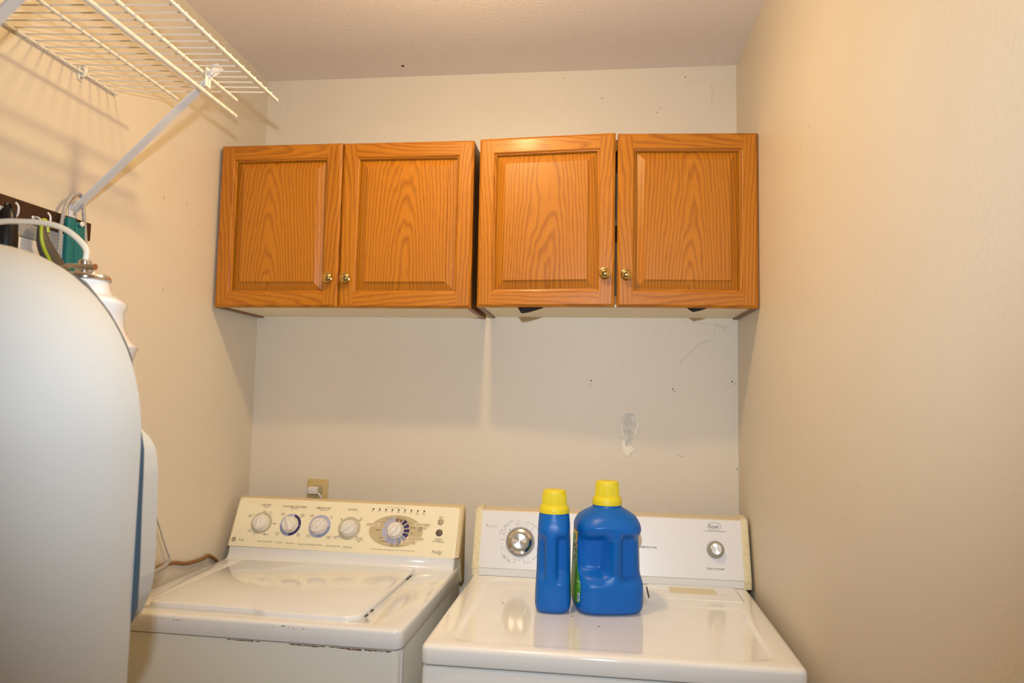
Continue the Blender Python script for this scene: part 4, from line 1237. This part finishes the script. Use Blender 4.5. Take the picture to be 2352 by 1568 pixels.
# black handle on the first hook
bk = thing('tool_handle', 'black tapered plastic handle hanging from the left hook of the dark rail', 'tool handle', (.034, -1.012, 1.55))
bm = bmesh.new(); lathe(bm, [(.014, 0), (.0175, .01), (.0185, .08), (.0180, .125), (.0155, .155), (.0115, .172), (.0075, .178), (.0001, .179)], 28); obj('grip', bm, M_black, bk)
bm = bmesh.new(); tube(bm, [(.0, -.006, .175), (0, -.005, .184), (.0, .003, .186), (0, .007, .175)], .003, n=8, sub=4); obj('loop', bm, M_black, bk)

# white brush head with grey bristles, flat against the wall
wb = thing('scrub_brush', 'white scrub brush with a grey bristle edge flat on the wall under the dark rail', 'brush', (.012, -.945, 1.60))
bm = bmesh.new(); box(bm, -.006, .006, -.022, .026, -.02, .088, .003, 2); obj('head', bm, M_wplast, wb)
bm = bmesh.new(); box(bm, -.007, .0075, -.024, .024, .088, .112, .002, 1); obj('bristles', bm, M_bris, wb, label='grey bristles')
bm = bmesh.new(); box(bm, -.006, .008, -.0285, -.0235, .02, .094, .001, 1); obj('edge_strip', bm, M_beech, wb, label='pale wooden edge strip')

# braided loop slung over the bracket
bm = bmesh.new()
tube(bm, [(.006, -.835, 1.535), (.006, -.862, 1.58), (.012, -.868, 1.64), (.020, -.871, 1.69), (.0195, -.870, 1.725), (.0195, -.864, 1.765), (.0195, -.852, 1.792), (.0200, -.838, 1.8055), (.0205, -.826, 1.8065), (.0200, -.816, 1.797), (.0195, -.812, 1.775), (.0195, -.806, 1.745), (.0195, -.801, 1.71), (.015, -.797, 1.66), (.008, -.800, 1.60), (.006, -.812, 1.55), (.006, -.830, 1.533)], .0038, n=10, sub=6)
tag(obj('cord_loop', bm, M_braid), 'grey braided cord loop slung over the shelf bracket foot above the teal tool', 'cord')

# ------------------------------------------------------------------ tall white appliance at the left edge
ap = thing('appliance', 'tall rounded white appliance with blue trim and chrome neck, close up at the left edge', 'appliance', (.295, -1.35, 0))
XC, YS = .295, -1.35
bm = bmesh.new()
R0, ZC, DEP = .250, 1.340, .185
NA = 40
def shell_ring(ph, y):
    """arch outline of radius R0*cos(ph)"""
    r = R0 * max(math.cos(ph), .0005) ** .92
    pts = []
    for i in range(NA + 1):
        a = PI * i / NA
        c, s = math.cos(a), math.sin(a)
        e = 2 / 2.12
        pts.append((r * math.copysign(abs(c) ** e, c), y, ZC + r * abs(s) ** e))
    pts.append((-r, y, .55)); pts.append((-r, y, 0.0)); pts.append((r, y, 0.0)); pts.append((r, y, .55))
    return pts
rings = [shell_ring(0, .004)]
for k in range(15):
    ph = PI / 2 * k / 14 * .998
    rings.append(shell_ring(ph, -DEP * math.sin(ph)))
loft(bm, rings, True, True)
obj('front_shell', bm, M_capp, ap, angle=60)
def outline(pts, r=.01): return [tuple(q) for q in rpoly([(x - XC, z) for x, z in pts], r, 4)]
bm = bmesh.new()
prism(bm, outline([(.42, 1.375), (.42, 1.12), (.530, 1.118), (.5425, 1.138), (.5468, 1.155), (.5468, 1.205), (.5448, 1.280), (.5445, 1.310), (.5435, 1.338), (.5395, 1.356), (.534, 1.372)], .008), 'y', .004, .013)
obj('trim', bm, M_trim, ap, label='blue trim strip')
bm = bmesh.new()
po = outline([(.40, 1.372), (.40, 1.118), (.503, 1.116), (.518, 1.130), (.529, 1.156), (.5325, 1.180), (.5325, 1.215), (.5305, 1.270), (.5295, 1.308), (.525, 1.334), (.516, 1.348), (.500, 1.362), (.480, 1.370)], .03)
prism(bm, po, 'y', .013, .064, bev=.018)
obj('lower_housing', bm, M_capp, ap, angle=50)
bm = bmesh.new()
up_out = [(.428, 1.556), (.455, 1.5405), (.477, 1.5165), (.490, 1.5015), (.501, 1.4855), (.512, 1.4675), (.521, 1.4485), (.524, 1.434), (.50, 1.42), (.40, 1.42), (.38, 1.55)]
prism(bm, [tuple(q) for q in rpoly([(x - XC, z) for x, z in up_out[::-1]], .02, 4)], 'y', .004, .012)
obj('trim', bm, M_trimg, ap, label='grey trim strip')
# glossy bell-shaped neck with chrome rim, clamp and cord
cx_, cy_ = .4225 - XC, .050
bm = bmesh.new()
lathe(bm, [(.052, 1.43), (.060, 1.447), (.0655, 1.4635), (.064, 1.466), (.059, 1.471), (.0525, 1.480), (.0485, 1.492), (.0470, 1.508), (.0505, 1.518), (.0500, 1.5205), (.042, 1.527), (.034, 1.531), (.030, 1.538), (.0275, 1.550), (.0001, 1.551)], 48, 0, Matrix.Translation((cx_, cy_, 0)))
obj('neck', bm, M_cappg, ap, angle=40)
bm = bmesh.new()
lathe(bm, [(.0280, 1.5475), (.0300, 1.5490), (.0300, 1.5520), (.027, 1.5560), (.018, 1.5580), (.0001, 1.5585)], 40, 0, Matrix.Translation((cx_, cy_, 0)))
obj('rim', bm, M_chrome, ap, angle=70, label='chrome rim')
bm = bmesh.new()
lathe(bm, [(.009, 1.556), (.010, 1.560), (.0105, 1.564), (.0075, 1.568), (.0075, 1.574), (.0055, 1.576)], 24, 0, Matrix.Translation((cx_ - .002, cy_, 0)))
for z in (1.5665,):
    tube(bm, [(cx_ - .018, cy_ - .010, z), (cx_ + .016, cy_ - .010, z - .001)], .0030, n=18, sub=1)
    tube(bm, [(cx_ - .026, cy_ - .012, z - .003), (cx_ - .016, cy_ - .010, z)], .0024, n=16, sub=1)
    tube(bm, [(cx_ + .010, cy_ - .010, z - .0012), (cx_ + .021, cy_ - .010, z - .0018)], .0042, n=18, sub=1)
obj('cord_clamp', bm, M_chrome, ap, label='chrome cord clamp')
bm = bmesh.new()
C_ = lambda x, z, y=-1.30: (x - XC, y - YS, z)
tube(bm, [(cx_ - .002, cy_, 1.572), C_(.4215, 1.588), C_(.409, 1.603), C_(.389, 1.6165), C_(.363, 1.6245), C_(.330, 1.6275), C_(.292, 1.6265, -1.302), C_(.24, 1.612, -1.306), C_(.19, 1.57, -1.312), C_(.16, 1.50, -1.318), C_(.15, 1.40, -1.32), C_(.15, 1.30, -1.32)], .0038, n=12, sub=7)
obj('cord', bm, M_cordw, ap, label='cream power cord')
